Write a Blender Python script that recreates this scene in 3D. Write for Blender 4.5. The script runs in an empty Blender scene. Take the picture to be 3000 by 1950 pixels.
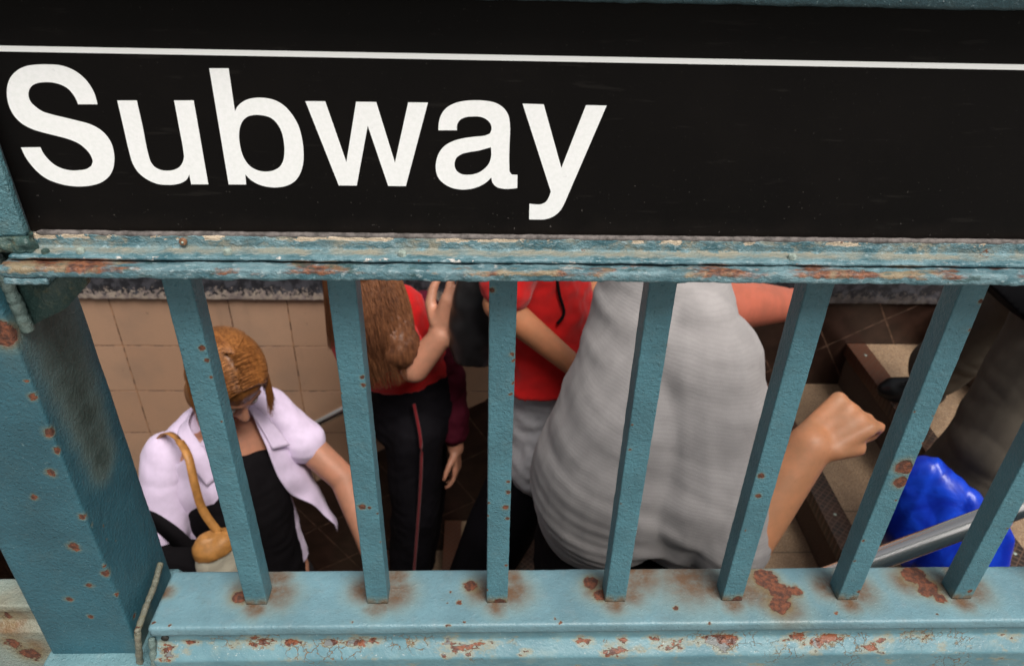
import bpy, bmesh, math, random
from mathutils import Vector, Matrix, noise
random.seed(7)
scene=bpy.context.scene
# ---------------------------------------------------------------- camera
cam=bpy.data.cameras.new('camera'); cam.sensor_width=36; cam.lens=26.204; cam.clip_start=.02; cam.clip_end=500
co=bpy.data.objects.new('camera',cam); scene.collection.objects.link(co)
co.matrix_world=Matrix(((0.999321,-0.004876,-0.036511,0.0),(-0.028078,0.540734,-0.840725,-0.60784),(0.023842,0.84118,0.54023,1.46207),(0,0,0,1)))
scene.camera=co
cam.dof.use_dof=True; cam.dof.focus_distance=.76; cam.dof.aperture_fstop=9
# ---------------------------------------------------------------- light
SUN_EL=math.radians(60); SUN_AZ=math.radians(150)   # clockwise from +y
w=bpy.data.worlds.new('World'); scene.world=w; w.use_nodes=True
nt=w.node_tree; nt.nodes.clear()
sky=nt.nodes.new('ShaderNodeTexSky'); sky.sky_type='NISHITA'; sky.sun_disc=False
sky.sun_elevation=SUN_EL; sky.sun_rotation=SUN_AZ; sky.dust_density=7; sky.air_density=1.5
hs=nt.nodes.new('ShaderNodeHueSaturation'); hs.inputs['Saturation'].default_value=.28
bg=nt.nodes.new('ShaderNodeBackground'); bg.inputs['Strength'].default_value=.06
wo=nt.nodes.new('ShaderNodeOutputWorld')
nt.links.new(sky.outputs[0],hs.inputs['Color']); nt.links.new(hs.outputs[0],bg.inputs[0]); nt.links.new(bg.outputs[0],wo.inputs[0])
sd=bpy.data.lights.new('sun','SUN'); sd.energy=3.0; sd.angle=math.radians(30); sd.color=(1,.95,.88)
so=bpy.data.objects.new('sun',sd); scene.collection.objects.link(so)
dirv=Vector((math.sin(SUN_AZ)*math.cos(SUN_EL),math.cos(SUN_AZ)*math.cos(SUN_EL),math.sin(SUN_EL)))
so.rotation_euler=dirv.to_track_quat('Z','Y').to_euler()
vs=scene.view_settings; vs.view_transform='Standard'; vs.look='None'; vs.gamma=1; vs.exposure=0.35
# ---------------------------------------------------------------- helpers
def link(o,parent=None):
    scene.collection.objects.link(o)
    if parent: o.parent=parent
    return o
def tag(o,label=None,cat=None,group=None,kind=None):
    if label: o['label']=label
    if cat: o['category']=cat
    if group: o['group']=group
    if kind: o['kind']=kind
    return o
def thing(name,label,cat,loc=(0,0,0),group=None):
    # the Empty stands at the world origin so that parts keep world coordinates in their own meshes
    o=bpy.data.objects.new(name,None); link(o); o.empty_display_size=.1
    return tag(o,label,cat,group)
def obj(name,bm,mat,parent=None,smooth=True,recalc=True):
    if recalc: bmesh.ops.recalc_face_normals(bm,faces=bm.faces)
    me=bpy.data.meshes.new(name); bm.to_mesh(me); bm.free()
    if smooth: me.polygons.foreach_set('use_smooth',[True]*len(me.polygons))
    if mat: me.materials.append(mat)
    o=bpy.data.objects.new(name,me); link(o,parent)
    return o
def autosmooth(o,deg=35):
    me=o.data; bm=bmesh.new(); bm.from_mesh(me)
    for e in bm.edges:
        if len(e.link_faces)==2 and e.calc_face_angle(0)>math.radians(deg): e.smooth=False
    bm.to_mesh(me); bm.free(); return o
def box(bm,a,b,bev=0,seg=2):
    r=bmesh.ops.create_cube(bm,size=1)
    for v in r['verts']:
        v.co=Vector([(a[i]+b[i])/2+v.co[i]*(b[i]-a[i]) for i in range(3)])
    if bev:
        es={e for v in r['verts'] for e in v.link_edges}
        bmesh.ops.bevel(bm,geom=list(es),offset=bev,segments=seg,affect='EDGES',profile=.6)
def roundprof(P,r=.0015,seg=3,step=.003):
    # rounded corners and then resampled
    n=len(P); out=[]
    for i in range(n):
        a=Vector(P[i-1]);b=Vector(P[i]);c=Vector(P[(i+1)%n])
        ra=min(r,(a-b).length*.4,(c-b).length*.4)
        p=b+(a-b).normalized()*ra; q=b+(c-b).normalized()*ra
        for k in range(seg+1):
            t=k/seg; out.append((1-t)**2*p+2*t*(1-t)*b+t*t*q)
    res=[]
    for i in range(len(out)):
        a=out[i];b=out[(i+1)%len(out)]; m=max(1,int((b-a).length/step))
        for k in range(m): res.append(a.lerp(b,k/m))
    return res
def extrude(prof,axis,a0,a1,step,disp=None,fine=.0015,pstep=.003,bev=.0015):
    P=roundprof(prof,bev,3,pstep); n=max(1,int(abs(a1-a0)/step)); m=len(P)
    bm=bmesh.new(); rows=[]
    for i in range(n+1):
        t=a0+(a1-a0)*i/n; row=[]
        for p in P:
            if axis=='x': c=(t,p[0],p[1])
            elif axis=='y': c=(p[0],t,p[1])
            else: c=(p[0],p[1],t)
            row.append(bm.verts.new(c))
        rows.append(row)
    for i in range(n):
        for j in range(m):
            k=(j+1)%m; bm.faces.new((rows[i][j],rows[i][k],rows[i+1][k],rows[i+1][j]))
    bm.faces.new(rows[0]); bm.faces.new(rows[-1][::-1])
    bmesh.ops.recalc_face_normals(bm,faces=bm.faces)
    if disp:
        bm.normal_update()
        cs=[(v,v.co+v.normal*disp(v.co)) for row in rows for v in row]
        for v,c in cs: v.co=c
    return bm
def nz(p,s,seed=0): return noise.noise(Vector((p[0]*s+seed,p[1]*s+seed*1.7,p[2]*s-seed)))
def bead(pts,r,mat,name,parent,step=.0012,amp=.35,flat=1):
    # irregular weld or sealant bead along a polyline
    bm=bmesh.new(); P=[Vector(p) for p in pts]; path=[]
    for a,b in zip(P,P[1:]):
        m=max(1,int((b-a).length/step)); path+= [a.lerp(b,k/m) for k in range(m)]
    path.append(P[-1]); rows=[]
    for i,c in enumerate(path):
        d=(path[min(i+1,len(path)-1)]-path[max(i-1,0)]).normalized()
        u=d.orthogonal().normalized(); v=d.cross(u)
        rr=r*(1+amp*math.sin(i*.55+4*nz(c,60))*.22+amp*1.3*nz(c,120)) ; rr*= .35 if i in(0,len(path)-1) else 1
        rows.append([bm.verts.new(c+(u*math.cos(k*math.pi/5)+v*math.sin(k*math.pi/5))*rr*(1+amp*.9*nz(c+(u*math.cos(k*math.pi/5)+v*math.sin(k*math.pi/5))*r,240))) for k in range(10)])
    for i in range(len(rows)-1):
        for k in range(10): bm.faces.new((rows[i][k],rows[i][(k+1)%10],rows[i+1][(k+1)%10],rows[i+1][k]))
    bm.faces.new(rows[0]); bm.faces.new(rows[-1][::-1])
    return obj(name,bm,mat,parent)
# ---------------------------------------------------------------- material kit
class NT:
    def __init__(s,name,rough=.5,metal=0,spec=.5):
        s.m=bpy.data.materials.new(name); s.m.use_nodes=True; s.t=s.m.node_tree
        s.b=s.t.nodes['Principled BSDF']; s.b.inputs['Roughness'].default_value=rough; s.b.inputs['Metallic'].default_value=metal
        s.b.inputs['Specular IOR Level'].default_value=spec
        s.co=s.t.nodes.new('ShaderNodeTexCoord').outputs['Object']
    def put(s,i,v):
        if v is None: return
        if hasattr(v,'is_linked'): s.t.links.new(v,i)
        elif isinstance(v,(tuple,list)) and len(v)==3 and i.type=='RGBA': i.default_value=(*v,1)
        else: i.default_value=v
    def noise(s,scale,detail=4,rough=.55,vec=None,dist=0,color=False):
        n=s.t.nodes.new('ShaderNodeTexNoise'); s.put(n.inputs['Vector'],vec or s.co)
        n.inputs['Scale'].default_value=scale;n.inputs['Detail'].default_value=detail;n.inputs['Roughness'].default_value=rough;n.inputs['Distortion'].default_value=dist
        return n.outputs['Color' if color else 'Fac']
    def voro(s,scale,feature='F1',vec=None,rand=1):
        n=s.t.nodes.new('ShaderNodeTexVoronoi'); n.feature=feature; s.put(n.inputs['Vector'],vec or s.co); n.inputs['Scale'].default_value=scale; n.inputs['Randomness'].default_value=rand
        return n.outputs['Distance']
    def math(s,op,a,b=None,c=None):
        n=s.t.nodes.new('ShaderNodeMath'); n.operation=op
        for i,v in enumerate((a,b,c)): s.put(n.inputs[i],v)
        return n.outputs[0]
    def vm(s,op,a,b=None,out=0):
        n=s.t.nodes.new('ShaderNodeVectorMath'); n.operation=op; s.put(n.inputs[0],a)
        if b is not None: s.put(n.inputs[1],b)
        return n.outputs[out]
    def mix(s,f,a,b):
        n=s.t.nodes.new('ShaderNodeMix'); n.data_type='RGBA'; s.put(n.inputs['Factor'],f)
        s.put(n.inputs[6],a); s.put(n.inputs[7],b); return n.outputs[2]
    def mr(s,v,a,b,c=0.,d=1.,kind='SMOOTHSTEP'):
        n=s.t.nodes.new('ShaderNodeMapRange'); n.interpolation_type=kind; s.put(n.inputs[0],v)
        for i,x in enumerate((a,b,c,d)): n.inputs[i+1].default_value=x
        return n.outputs[0]
    def xyz(s,v=None):
        n=s.t.nodes.new('ShaderNodeSeparateXYZ'); s.put(n.inputs[0],v or s.co); return n.outputs
    def comb(s,x,y,z):
        n=s.t.nodes.new('ShaderNodeCombineXYZ')
        for i,v in enumerate((x,y,z)): s.put(n.inputs[i],v)
        return n.outputs[0]
    def bump(s,h,strength=.5,dist=.001):
        n=s.t.nodes.new('ShaderNodeBump'); s.put(n.inputs['Height'],h); n.inputs['Strength'].default_value=strength; n.inputs['Distance'].default_value=dist
        if s.b.inputs['Normal'].is_linked: s.t.links.new(s.b.inputs['Normal'].links[0].from_socket,n.inputs['Normal'])
        s.t.links.new(n.outputs[0],s.b.inputs['Normal'])
    def out(s,col=None,rough=None):
        s.put(s.b.inputs['Base Color'],col); s.put(s.b.inputs['Roughness'],rough); return s.m
    def spots(s,L,warp=.004,wscale=130,yscale=1):
        w=s.noise(wscale,5,.65,color=True); w=s.vm('SUBTRACT',w,(.5,.5,.5)); 
        n=s.t.nodes.new('ShaderNodeVectorMath'); n.operation='SCALE'; s.put(n.inputs[0],w); n.inputs['Scale'].default_value=warp*2
        P=s.vm('ADD',s.co,n.outputs[0]); cur=None
        for x,y,z,r in L:
            d=s.vm('DISTANCE',P,(x,y,z),out='Value'); v=s.math('MULTIPLY_ADD',d,-1/r,1.)
            cur=v if cur is None else s.math('MAXIMUM',cur,v)
        return cur
TEAL=(.060,.165,.205)
def paint(name,base=TEAL,spots=None,randrust=0.,warp=.004,peel=1.,grime=.25,soft=None,rough=.42,stain=(.145,.075,.03)):
    m=NT(name,rough)
    big=m.noise(14,5,.6); med=m.noise(60,4,.6); 
    c=m.mix(m.mr(big,.3,.7),tuple(x*.86 for x in base),tuple(min(1,x*1.16) for x in base))
    c=m.mix(m.math('MULTIPLY',m.mr(med,.5,.75),.35),c,(base[0]*1.5,base[1]*1.1,base[2]*1.02))
    dirt=m.mr(m.noise(33,6,.7),.52,.75)
    c=m.mix(m.math('MULTIPLY',dirt,grime),c,tuple(.45*x+.55*y for x,y in zip(base,(.12,.13,.10))))
    sp=m.math('MULTIPLY',m.mr(m.noise(420,2,.5),.68,.74),.35); c=m.mix(sp,c,(.22,.32,.33))
    sp2=m.math('MULTIPLY',m.mr(m.noise(300,2,.5,vec=m.vm('ADD',m.co,(3,5,1))),.70,.74),.6); c=m.mix(m.math('MULTIPLY',sp2,.6),c,(.03,.06,.065))
    rr=m.math('MULTIPLY',m.noise(700,3,.6),1.)
    h=m.math('ADD',m.math('MULTIPLY',m.noise(520,3,.6),.5),m.math('MULTIPLY',m.noise(200,3,.55),.9)); pit=m.mr(m.noise(260,2,.5,vec=m.vm('ADD',m.co,(7,2,5))),.60,.70); h=m.math('ADD',h,m.math('MULTIPLY',pit,.35))
    if soft:
        q=m.spots(soft,.006,70); k=m.math('MULTIPLY',m.mr(q,-.75,.75),m.mr(m.noise(55,5,.65),.22,.62,.45,1.))
        c=m.mix(m.math('MULTIPLY',m.mr(q,-1.5,.2),.5),c,tuple(.5*x+.5*y for x,y in zip(base,(.30,.27,.15)))); c=m.mix(m.math('MULTIPLY',k,.92),c,stain)
    masks=[]
    if spots: masks.append(m.spots(spots,warp))
    if randrust:
        r=m.noise(38,6,.68); masks.append(m.mr(r,randrust,randrust+.16,-1.,.55,'LINEAR'))
    if masks:
        v=masks[0]
        for k in masks[1:]: v=m.math('MAXIMUM',v,k)
        halo=m.math('MULTIPLY',m.mr(v,-1.1,.1),.85)
        halo2=m.mr(v,-.35,.1)
        core=m.mr(v,.02,.12)
        c=m.mix(m.math('MULTIPLY',halo,.28),c,(.25,.25,.15))
        c=m.mix(m.math('MULTIPLY',halo2,.55),c,(.16,.10,.04))
        rust=m.mix(m.mr(m.noise(160,5,.7),.38,.68),(.06,.024,.016),(.19,.060,.028))
        c=m.mix(core,c,rust)
        h=m.math('SUBTRACT',h,m.math('MULTIPLY',core,1.3))
        m.put(m.b.inputs['Roughness'],m.math('MULTIPLY_ADD',core,.4,rough))
    m.bump(h,.75*peel,.0022)
    return m.out(c)
GLYPHS={"S":[[-30653,128800,-30653,129013,-30649,129226,-30652,129436,-30670,129638,-30711,129852,-30767,130059,-30837,130258,-30921,130446,-31021,130627,-31136,130799,-31265,130959,-31406,131105,-31533,131216,-31669,131318,-31812,131410,-31962,131492,-32133,131569,-32313,131634,-32499,131687,-32690,131729,-32910,131759,-33138,131774,-33370,131778,-33603,131778,-33835,131777,-34069,131771,-34305,131758,-34543,131736,-34751,131713,-34962,131686,-35173,131648,-35383,131591,-35561,131526,-35739,131450,-35916,131362,-36086,131263,-36254,131151,-36419,131027,-36576,130892,-36721,130749,-36843,130607,-36955,130456,-37058,130299,-37150,130141,-37242,129957,-37320,129769,-37386,129580,-37441,129392,-37490,129183,-37526,128974,-37547,128767,-37553,128566,-37545,128366,-37521,128170,-37481,127981,-37424,127802,-37347,127628,-37250,127464,-37137,127312,-37012,127173,-36873,127051,-36720,126942,-36556,126844,-36386,126755,-36179,126663,-35961,126587,-35736,126519,-35511,126452,-35256,126380,-34997,126313,-34738,126248,-34480,126178,-34253,126116,-34024,126053,-33800,125984,-33584,125901,-33424,125831,-33267,125755,-33116,125671,-32977,125574,-32856,125469,-32743,125354,-32640,125228,-32548,125094,-32475,124969,-32408,124836,-32354,124696,-32318,124548,-32301,124440,-32290,124327,-32291,124212,-32314,124098,-32354,124003,-32410,123908,-32473,123813,-32532,123717,-32651,123644,-32770,123567,-32890,123496,-33010,123438,-33161,123389,-33313,123359,-33465,123340,-33616,123323,-33800,123304,-33983,123291,-34163,123289,-34339,123298,-34514,123320,-34685,123354,-34850,123399,-35007,123456,-35155,123525,-35295,123605,-35427,123696,-35547,123797,-35648,123904,-35740,124021,-35823,124145,-35899,124274,-35960,124386,-36017,124503,-36066,124623,-36107,124748,-36133,124865,-36151,124988,-36165,125112,-36181,125234,-36566,125225,-36951,125216,-37336,125207,-37721,125197,-37706,125034,-37693,124870,-37676,124707,-37650,124548,-37610,124374,-37560,124205,-37503,124039,-37440,123877,-37355,123679,-37261,123486,-37155,123300,-37037,123125,-36917,122971,-36787,122824,-36646,122687,-36494,122564,-36336,122462,-36166,122371,-35989,122291,-35807,122218,-35615,122149,-35416,122089,-35213,122037,-35006,121995,-34766,121957,-34520,121931,-34269,121916,-34016,121914,-33759,121921,-33498,121939,-33235,121971,-32971,122021,-32730,122078,-32487,122148,-32247,122234,-32014,122344,-31826,122453,-31640,122577,-31462,122714,-31298,122864,-31176,122996,-31061,123138,-30955,123286,-30860,123436,-30770,123603,-30693,123775,-30626,123949,-30567,124122,-30506,124329,-30457,124538,-30420,124744,-30396,124947,-30383,125137,-30381,125325,-30391,125508,-30415,125684,-30457,125859,-30514,126026,-30584,126186,-30665,126336,-30755,126474,-30857,126604,-30969,126724,-31089,126834,-31240,126947,-31403,127045,-31574,127132,-31750,127210,-31950,127284,-32158,127345,-32370,127399,-32581,127453,-32805,127512,-33031,127569,-33256,127624,-33481,127680,-33706,127735,-33932,127788,-34156,127844,-34376,127905,-34570,127959,-34764,128013,-34950,128077,-35121,128160,-35240,128238,-35353,128327,-35457,128424,-35552,128528,-35628,128622,-35701,128719,-35762,128824,-35803,128939,-35819,129035,-35826,129138,-35822,129244,-35807,129350,-35782,129453,-35748,129558,-35703,129661,-35649,129761,-35580,129861,-35500,129959,-35410,130051,-35316,130131,-35206,130203,-35087,130262,-34964,130312,-34844,130354,-34702,130392,-34560,130416,-34419,130432,-34279,130444,-34109,130453,-33940,130454,-33775,130446,-33614,130428,-33468,130403,-33325,130369,-33186,130327,-33055,130276,-32931,130218,-32811,130151,-32700,130074,-32601,129987,-32517,129889,-32444,129781,-32380,129664,-32324,129543,-32280,129430,-32243,129312,-32213,129191,-32190,129066,-32181,128995,-32174,128922,-32169,128849,-32163,128776,-31786,128782,-31409,128788,-31031,128794]],"u":[[-29039,129116,-29053,128597,-29067,128072,-29080,127542,-29095,127008,-29114,126466,-29136,125919,-29152,125368,-29152,124816,-29151,124627,-29150,124438,-29143,124250,-29124,124066,-29092,123889,-29051,123714,-28998,123545,-28932,123386,-28855,123241,-28765,123103,-28664,122974,-28556,122853,-28444,122746,-28325,122647,-28198,122556,-28066,122473,-27926,122395,-27780,122324,-27628,122264,-27471,122216,-27300,122181,-27122,122161,-26940,122151,-26757,122147,-26593,122147,-26427,122152,-26260,122164,-26092,122187,-25937,122214,-25780,122248,-25625,122292,-25473,122351,-25340,122414,-25207,122486,-25081,122570,-24969,122668,-24891,122764,-24823,122870,-24759,122981,-24693,123089,-24697,122873,-24702,122656,-24707,122438,-24712,122220,-24356,122224,-24001,122229,-23645,122234,-23289,122238,-23096,129212,-23475,129206,-23855,129200,-24234,129194,-24613,129188,-24629,128667,-24645,128141,-24662,127611,-24681,127074,-24694,126571,-24704,126062,-24723,125548,-24763,125027,-24771,124914,-24778,124802,-24791,124689,-24814,124577,-24853,124462,-24902,124346,-24960,124232,-25025,124123,-25106,124005,-25198,123891,-25298,123785,-25405,123692,-25517,123617,-25639,123554,-25764,123501,-25888,123457,-26037,123417,-26188,123391,-26338,123377,-26484,123372,-26630,123376,-26774,123390,-26913,123415,-27042,123457,-27147,123505,-27246,123563,-27337,123632,-27416,123711,-27487,123809,-27545,123920,-27591,124039,-27627,124162,-27648,124288,-27656,124420,-27658,124554,-27661,124687,-27664,125275,-27636,125865,-27598,126452,-27569,127031,-27556,127567,-27546,128096,-27538,128621,-27529,129141,-27907,129135,-28284,129129,-28662,129123]],"b":[[-21392,131701,-21024,131707,-20655,131714,-20287,131720,-19918,131726,-20015,128397,-19952,128494,-19890,128593,-19825,128689,-19754,128779,-19679,128857,-19598,128930,-19514,128998,-19428,129063,-19319,129137,-19205,129205,-19088,129266,-18970,129320,-18811,129378,-18649,129422,-18485,129456,-18322,129483,-18113,129506,-17904,129515,-17696,129511,-17492,129496,-17285,129471,-17079,129434,-16879,129383,-16690,129315,-16518,129234,-16354,129137,-16199,129028,-16054,128908,-15902,128754,-15764,128583,-15638,128401,-15521,128213,-15408,128012,-15306,127803,-15216,127586,-15141,127362,-15081,127119,-15039,126867,-15009,126609,-14987,126349,-14971,126058,-14966,125763,-14973,125465,-14994,125165,-15021,124901,-15055,124635,-15104,124369,-15171,124106,-15241,123889,-15322,123673,-15417,123460,-15527,123257,-15634,123088,-15752,122923,-15880,122768,-16020,122629,-16175,122507,-16342,122400,-16517,122307,-16693,122228,-16898,122157,-17108,122105,-17320,122069,-17530,122045,-17753,122031,-17976,122034,-18196,122050,-18410,122081,-18611,122121,-18809,122174,-19000,122241,-19182,122322,-19324,122400,-19460,122487,-19590,122584,-19710,122690,-19808,122797,-19898,122913,-19984,123033,-20072,123150,-20091,122930,-20109,122708,-20128,122486,-20147,122263,-20511,122258,-20875,122253,-21239,122249,-21603,122244],[-18539,128137,-18363,128153,-18187,128154,-18013,128143,-17843,128120,-17685,128090,-17528,128052,-17379,128000,-17242,127931,-17119,127840,-17007,127731,-16907,127609,-16817,127481,-16733,127333,-16662,127173,-16603,127006,-16556,126836,-16519,126643,-16498,126443,-16488,126239,-16484,126033,-16486,125814,-16497,125591,-16518,125367,-16552,125143,-16587,124952,-16629,124760,-16684,124570,-16758,124388,-16833,124244,-16919,124102,-17016,123968,-17125,123850,-17250,123748,-17389,123659,-17535,123583,-17682,123521,-17847,123468,-18017,123432,-18188,123412,-18355,123404,-18520,123409,-18684,123427,-18843,123458,-18995,123503,-19139,123562,-19278,123634,-19408,123720,-19525,123818,-19630,123932,-19722,124062,-19802,124201,-19872,124345,-19933,124504,-19980,124672,-20017,124845,-20046,125019,-20070,125219,-20082,125423,-20084,125628,-20078,125834,-20069,126017,-20053,126201,-20029,126384,-19995,126567,-19956,126733,-19910,126899,-19854,127062,-19784,127220,-19714,127354,-19635,127487,-19546,127612,-19446,127726,-19355,127810,-19257,127889,-19154,127958,-19048,128016,-18925,128064,-18797,128097,-18667,128120]],"w":[[-14326,129296,-13937,129299,-13547,129302,-13158,129304,-12768,129307,-11574,124304,-10327,129319,-9930,129318,-9531,129317,-9133,129317,-8735,129316,-7554,124329,-6199,129329,-5806,129332,-5413,129335,-5019,129337,-4626,129340,-6753,122289,-7126,122288,-7499,122287,-7871,122286,-8244,122285,-9558,127416,-10891,122283,-11270,122282,-11648,122281,-12026,122281,-12404,122280]],"a":[[-3861,127125,-3485,127131,-3107,127136,-2730,127142,-2353,127148,-2349,127269,-2349,127392,-2342,127512,-2317,127627,-2277,127726,-2227,127822,-2166,127912,-2097,127991,-2004,128064,-1896,128123,-1781,128172,-1666,128212,-1511,128253,-1350,128276,-1187,128287,-1025,128294,-863,128300,-700,128301,-539,128290,-383,128261,-251,128220,-120,128168,5,128103,118,128025,203,127948,283,127862,353,127768,407,127668,442,127566,466,127455,475,127343,468,127234,447,127152,414,127071,376,126991,341,126910,251,126867,162,126822,72,126780,-19,126743,-230,126690,-448,126665,-668,126649,-887,126627,-1142,126592,-1396,126558,-1650,126517,-1901,126465,-2123,126409,-2345,126348,-2563,126275,-2774,126186,-2949,126100,-3121,126005,-3286,125897,-3436,125775,-3567,125641,-3687,125492,-3796,125333,-3890,125168,-3972,124988,-4040,124798,-4093,124603,-4133,124406,-4160,124215,-4175,124021,-4175,123827,-4156,123637,-4126,123476,-4082,123315,-4025,123161,-3953,123017,-3863,122886,-3757,122766,-3640,122654,-3518,122551,-3381,122450,-3235,122359,-3083,122279,-2927,122210,-2729,122144,-2524,122096,-2314,122065,-2104,122046,-1898,122040,-1690,122048,-1482,122070,-1277,122104,-1085,122149,-894,122205,-707,122273,-525,122352,-368,122431,-214,122519,-66,122617,74,122724,184,122824,287,122932,388,123044,490,123153,512,123033,531,122911,557,122792,599,122683,664,122579,744,122482,836,122395,933,122323,1048,122264,1173,122223,1303,122194,1433,122170,1600,122151,1770,122147,1941,122153,2111,122163,2262,122175,2413,122194,2563,122215,2713,122234,2709,122528,2704,122821,2700,123112,2696,123401,2580,123404,2464,123406,2348,123408,2233,123411,2184,123467,2133,123523,2087,123581,2048,123642,2008,123767,1996,123903,1996,124044,1992,124183,1967,124642,1962,125099,1966,125552,1966,126002,1974,126449,1990,126893,1992,127332,1956,127764,1934,127929,1910,128094,1877,128256,1828,128410,1757,128562,1670,128710,1571,128848,1460,128973,1318,129099,1159,129210,990,129305,816,129385,613,129453,401,129498,184,129529,-32,129554,-243,129573,-454,129582,-667,129585,-878,129582,-1090,129575,-1302,129563,-1514,129542,-1724,129513,-1940,129473,-2156,129426,-2368,129366,-2572,129289,-2743,129210,-2911,129120,-3071,129017,-3216,128899,-3336,128772,-3446,128631,-3544,128481,-3627,128325,-3692,128170,-3744,128009,-3784,127843,-3817,127676,-3835,127540,-3845,127402,-3853,127264],[437,125770,449,125579,464,125386,471,125193,459,125002,433,124846,397,124688,349,124535,287,124390,199,124240,92,124098,-27,123966,-154,123845,-290,123736,-437,123637,-590,123551,-748,123480,-928,123421,-1115,123378,-1304,123354,-1492,123346,-1665,123349,-1840,123363,-2009,123397,-2160,123462,-2268,123536,-2370,123627,-2458,123731,-2524,123844,-2565,123962,-2589,124090,-2596,124222,-2589,124351,-2570,124471,-2538,124591,-2493,124707,-2435,124810,-2359,124902,-2267,124983,-2166,125055,-2064,125118,-1925,125184,-1778,125232,-1627,125271,-1476,125308,-1258,125356,-1038,125393,-817,125428,-598,125471,-337,125538,-78,125614,179,125693]],"y":[[2941,129377,3366,129370,3792,129363,4219,129355,4645,129348,6384,124057,8050,129332,8468,129331,8886,129331,9304,129330,9722,129330,6874,120996,6795,120806,6719,120614,6636,120427,6535,120253,6424,120103,6302,119961,6168,119831,6025,119716,5868,119617,5699,119532,5523,119463,5344,119408,5138,119369,4925,119354,4710,119350,4495,119348,4329,119347,4162,119350,3996,119354,3829,119357,3823,119724,3818,120089,3812,120452,3807,120812,3926,120795,4045,120777,4164,120762,4283,120752,4419,120745,4555,120742,4689,120749,4818,120775,4918,120810,5017,120855,5109,120910,5191,120975,5271,121069,5337,121179,5393,121298,5444,121417,5493,121547,5532,121681,5567,121816,5599,121951]]}
S_BAR=[(-0.274,0,1.052,0.0037),(-0.272,0,1.038,0.003),(-0.272,0,1.017,0.0024),(-0.272,0,0.961,0.0017),(-0.123,0,1.018,0.0029),(-0.122,0,1.008,0.0033),(-0.146,0,1.04,0.0014),(-0.146,0,0.998,0.0017),(-0.138,0,0.837,0.0052),(-0.13,0,0.835,0.0029),(-0.121,0,0.826,0.0017),(-0.121,0,0.779,0.0014),(0.027,0,1.047,0.0033),(0.029,0,1.039,0.0024),(0.029,0,1.012,0.0019),(0.027,0,0.997,0.0024),(0.027,0,0.875,0.0029),(0.027,0,0.859,0.0033),(0.025,0,0.835,0.0048),(0.027,0,0.817,0.0029),(0.004,0,0.822,0.0021),(0.005,0,0.842,0.0019),(0.007,0,1.119,0.0038),(0.028,0,0.737,0.0021),(0.158,0,0.922,0.0019),(0.157,0,0.957,0.0014),(0.181,0,1.058,0.0017),(0.157,0,0.84,0.0014),(0.182,0,0.816,0.0012),(0.182,0,1.12,0.0012),(0.182,0,0.925,0.0007),(0.31,0,0.883,0.0048),(0.313,0,0.852,0.0043),(0.31,0,0.795,0.0014),(0.478,0,1.11,0.0033),(0.479,0,1.078,0.0019),(0.469,0,0.897,0.01),(0.473,0,0.873,0.0083),(0.474,0,0.892,0.0071),(0.456,0,0.975,0.0014),(0.48,0,0.931,0.0019),(0.457,0,0.777,0.0024),(0.476,0,0.845,0.0017),(0.6,0,0.849,0.0019),(0.599,0,0.768,0.0017),(0.627,0,0.797,0.0017),(0.457,0,0.741,0.0024),(0.478,0,0.969,0.0014),(0.021,0,0.668,0.0074),(0.004,0,0.691,0.0026),(0.325,0,0.667,0.0087),(0.623,0,0.682,0.0039),(0.478,0,0.683,0.0035)]
S_CAP=[(-0.391,0.041,0.667,0.0048),(-0.309,0.012,0.667,0.0098),(-0.267,0.027,0.667,0.0092),(-0.162,0.03,0.667,0.0083),(-0.111,0.033,0.667,0.0109),(-0.018,0.025,0.667,0.0087),(-0.031,0.001,0.667,0.0039),(-0.042,0.017,0.667,0.0026),(-0.046,0.001,0.667,0.0017),(-0.058,-0.023,0.667,0.0061),(-0.044,-0.034,0.667,0.0044),(-0.023,-0.028,0.667,0.0024),(-0.161,-0.026,0.667,0.0026),(-0.144,-0.001,0.667,0.0098),(-0.191,-0.027,0.667,0.0057),(0.089,-0.024,0.667,0.0026),(0.094,-0.029,0.667,0.0026),(-0.4,-0.025,0.667,0.0026),(-0.38,-0.028,0.667,0.002),(0.017,-0.005,0.667,0.0109),(0.035,0.011,0.667,0.0066),(-0.284,0,0.667,0.0109),(0.134,0.037,0.667,0.0109),(0.146,0.019,0.667,0.012),(0.167,-0.005,0.667,0.0109),(0.243,-0.01,0.667,0.0044),(0.371,0.041,0.667,0.0175),(0.366,0.011,0.667,0.0197),(0.374,-0.009,0.667,0.0153),(0.401,0.015,0.667,0.0098),(0.319,-0.007,0.667,0.0109),(0.467,0,0.667,0.0109),(0.576,0.039,0.667,0.0175),(0.575,0.012,0.667,0.0109),(0.579,0.03,0.667,0.0131),(0.581,-0.001,0.667,0.0066),(0.614,0,0.667,0.0131),(0.682,0.019,0.667,0.0052),(0.693,-0.004,0.667,0.0061),(0.688,-0.016,0.667,0.0057),(0.445,-0.019,0.667,0.0026),(0.573,-0.023,0.667,0.0022),(0.256,0.03,0.667,0.0197),(0.281,-0.034,0.667,0.0033),(0.304,-0.036,0.667,0.0057),(0.145,-0.036,0.667,0.0026),(0.72,0.044,0.667,0.0087)]
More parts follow.
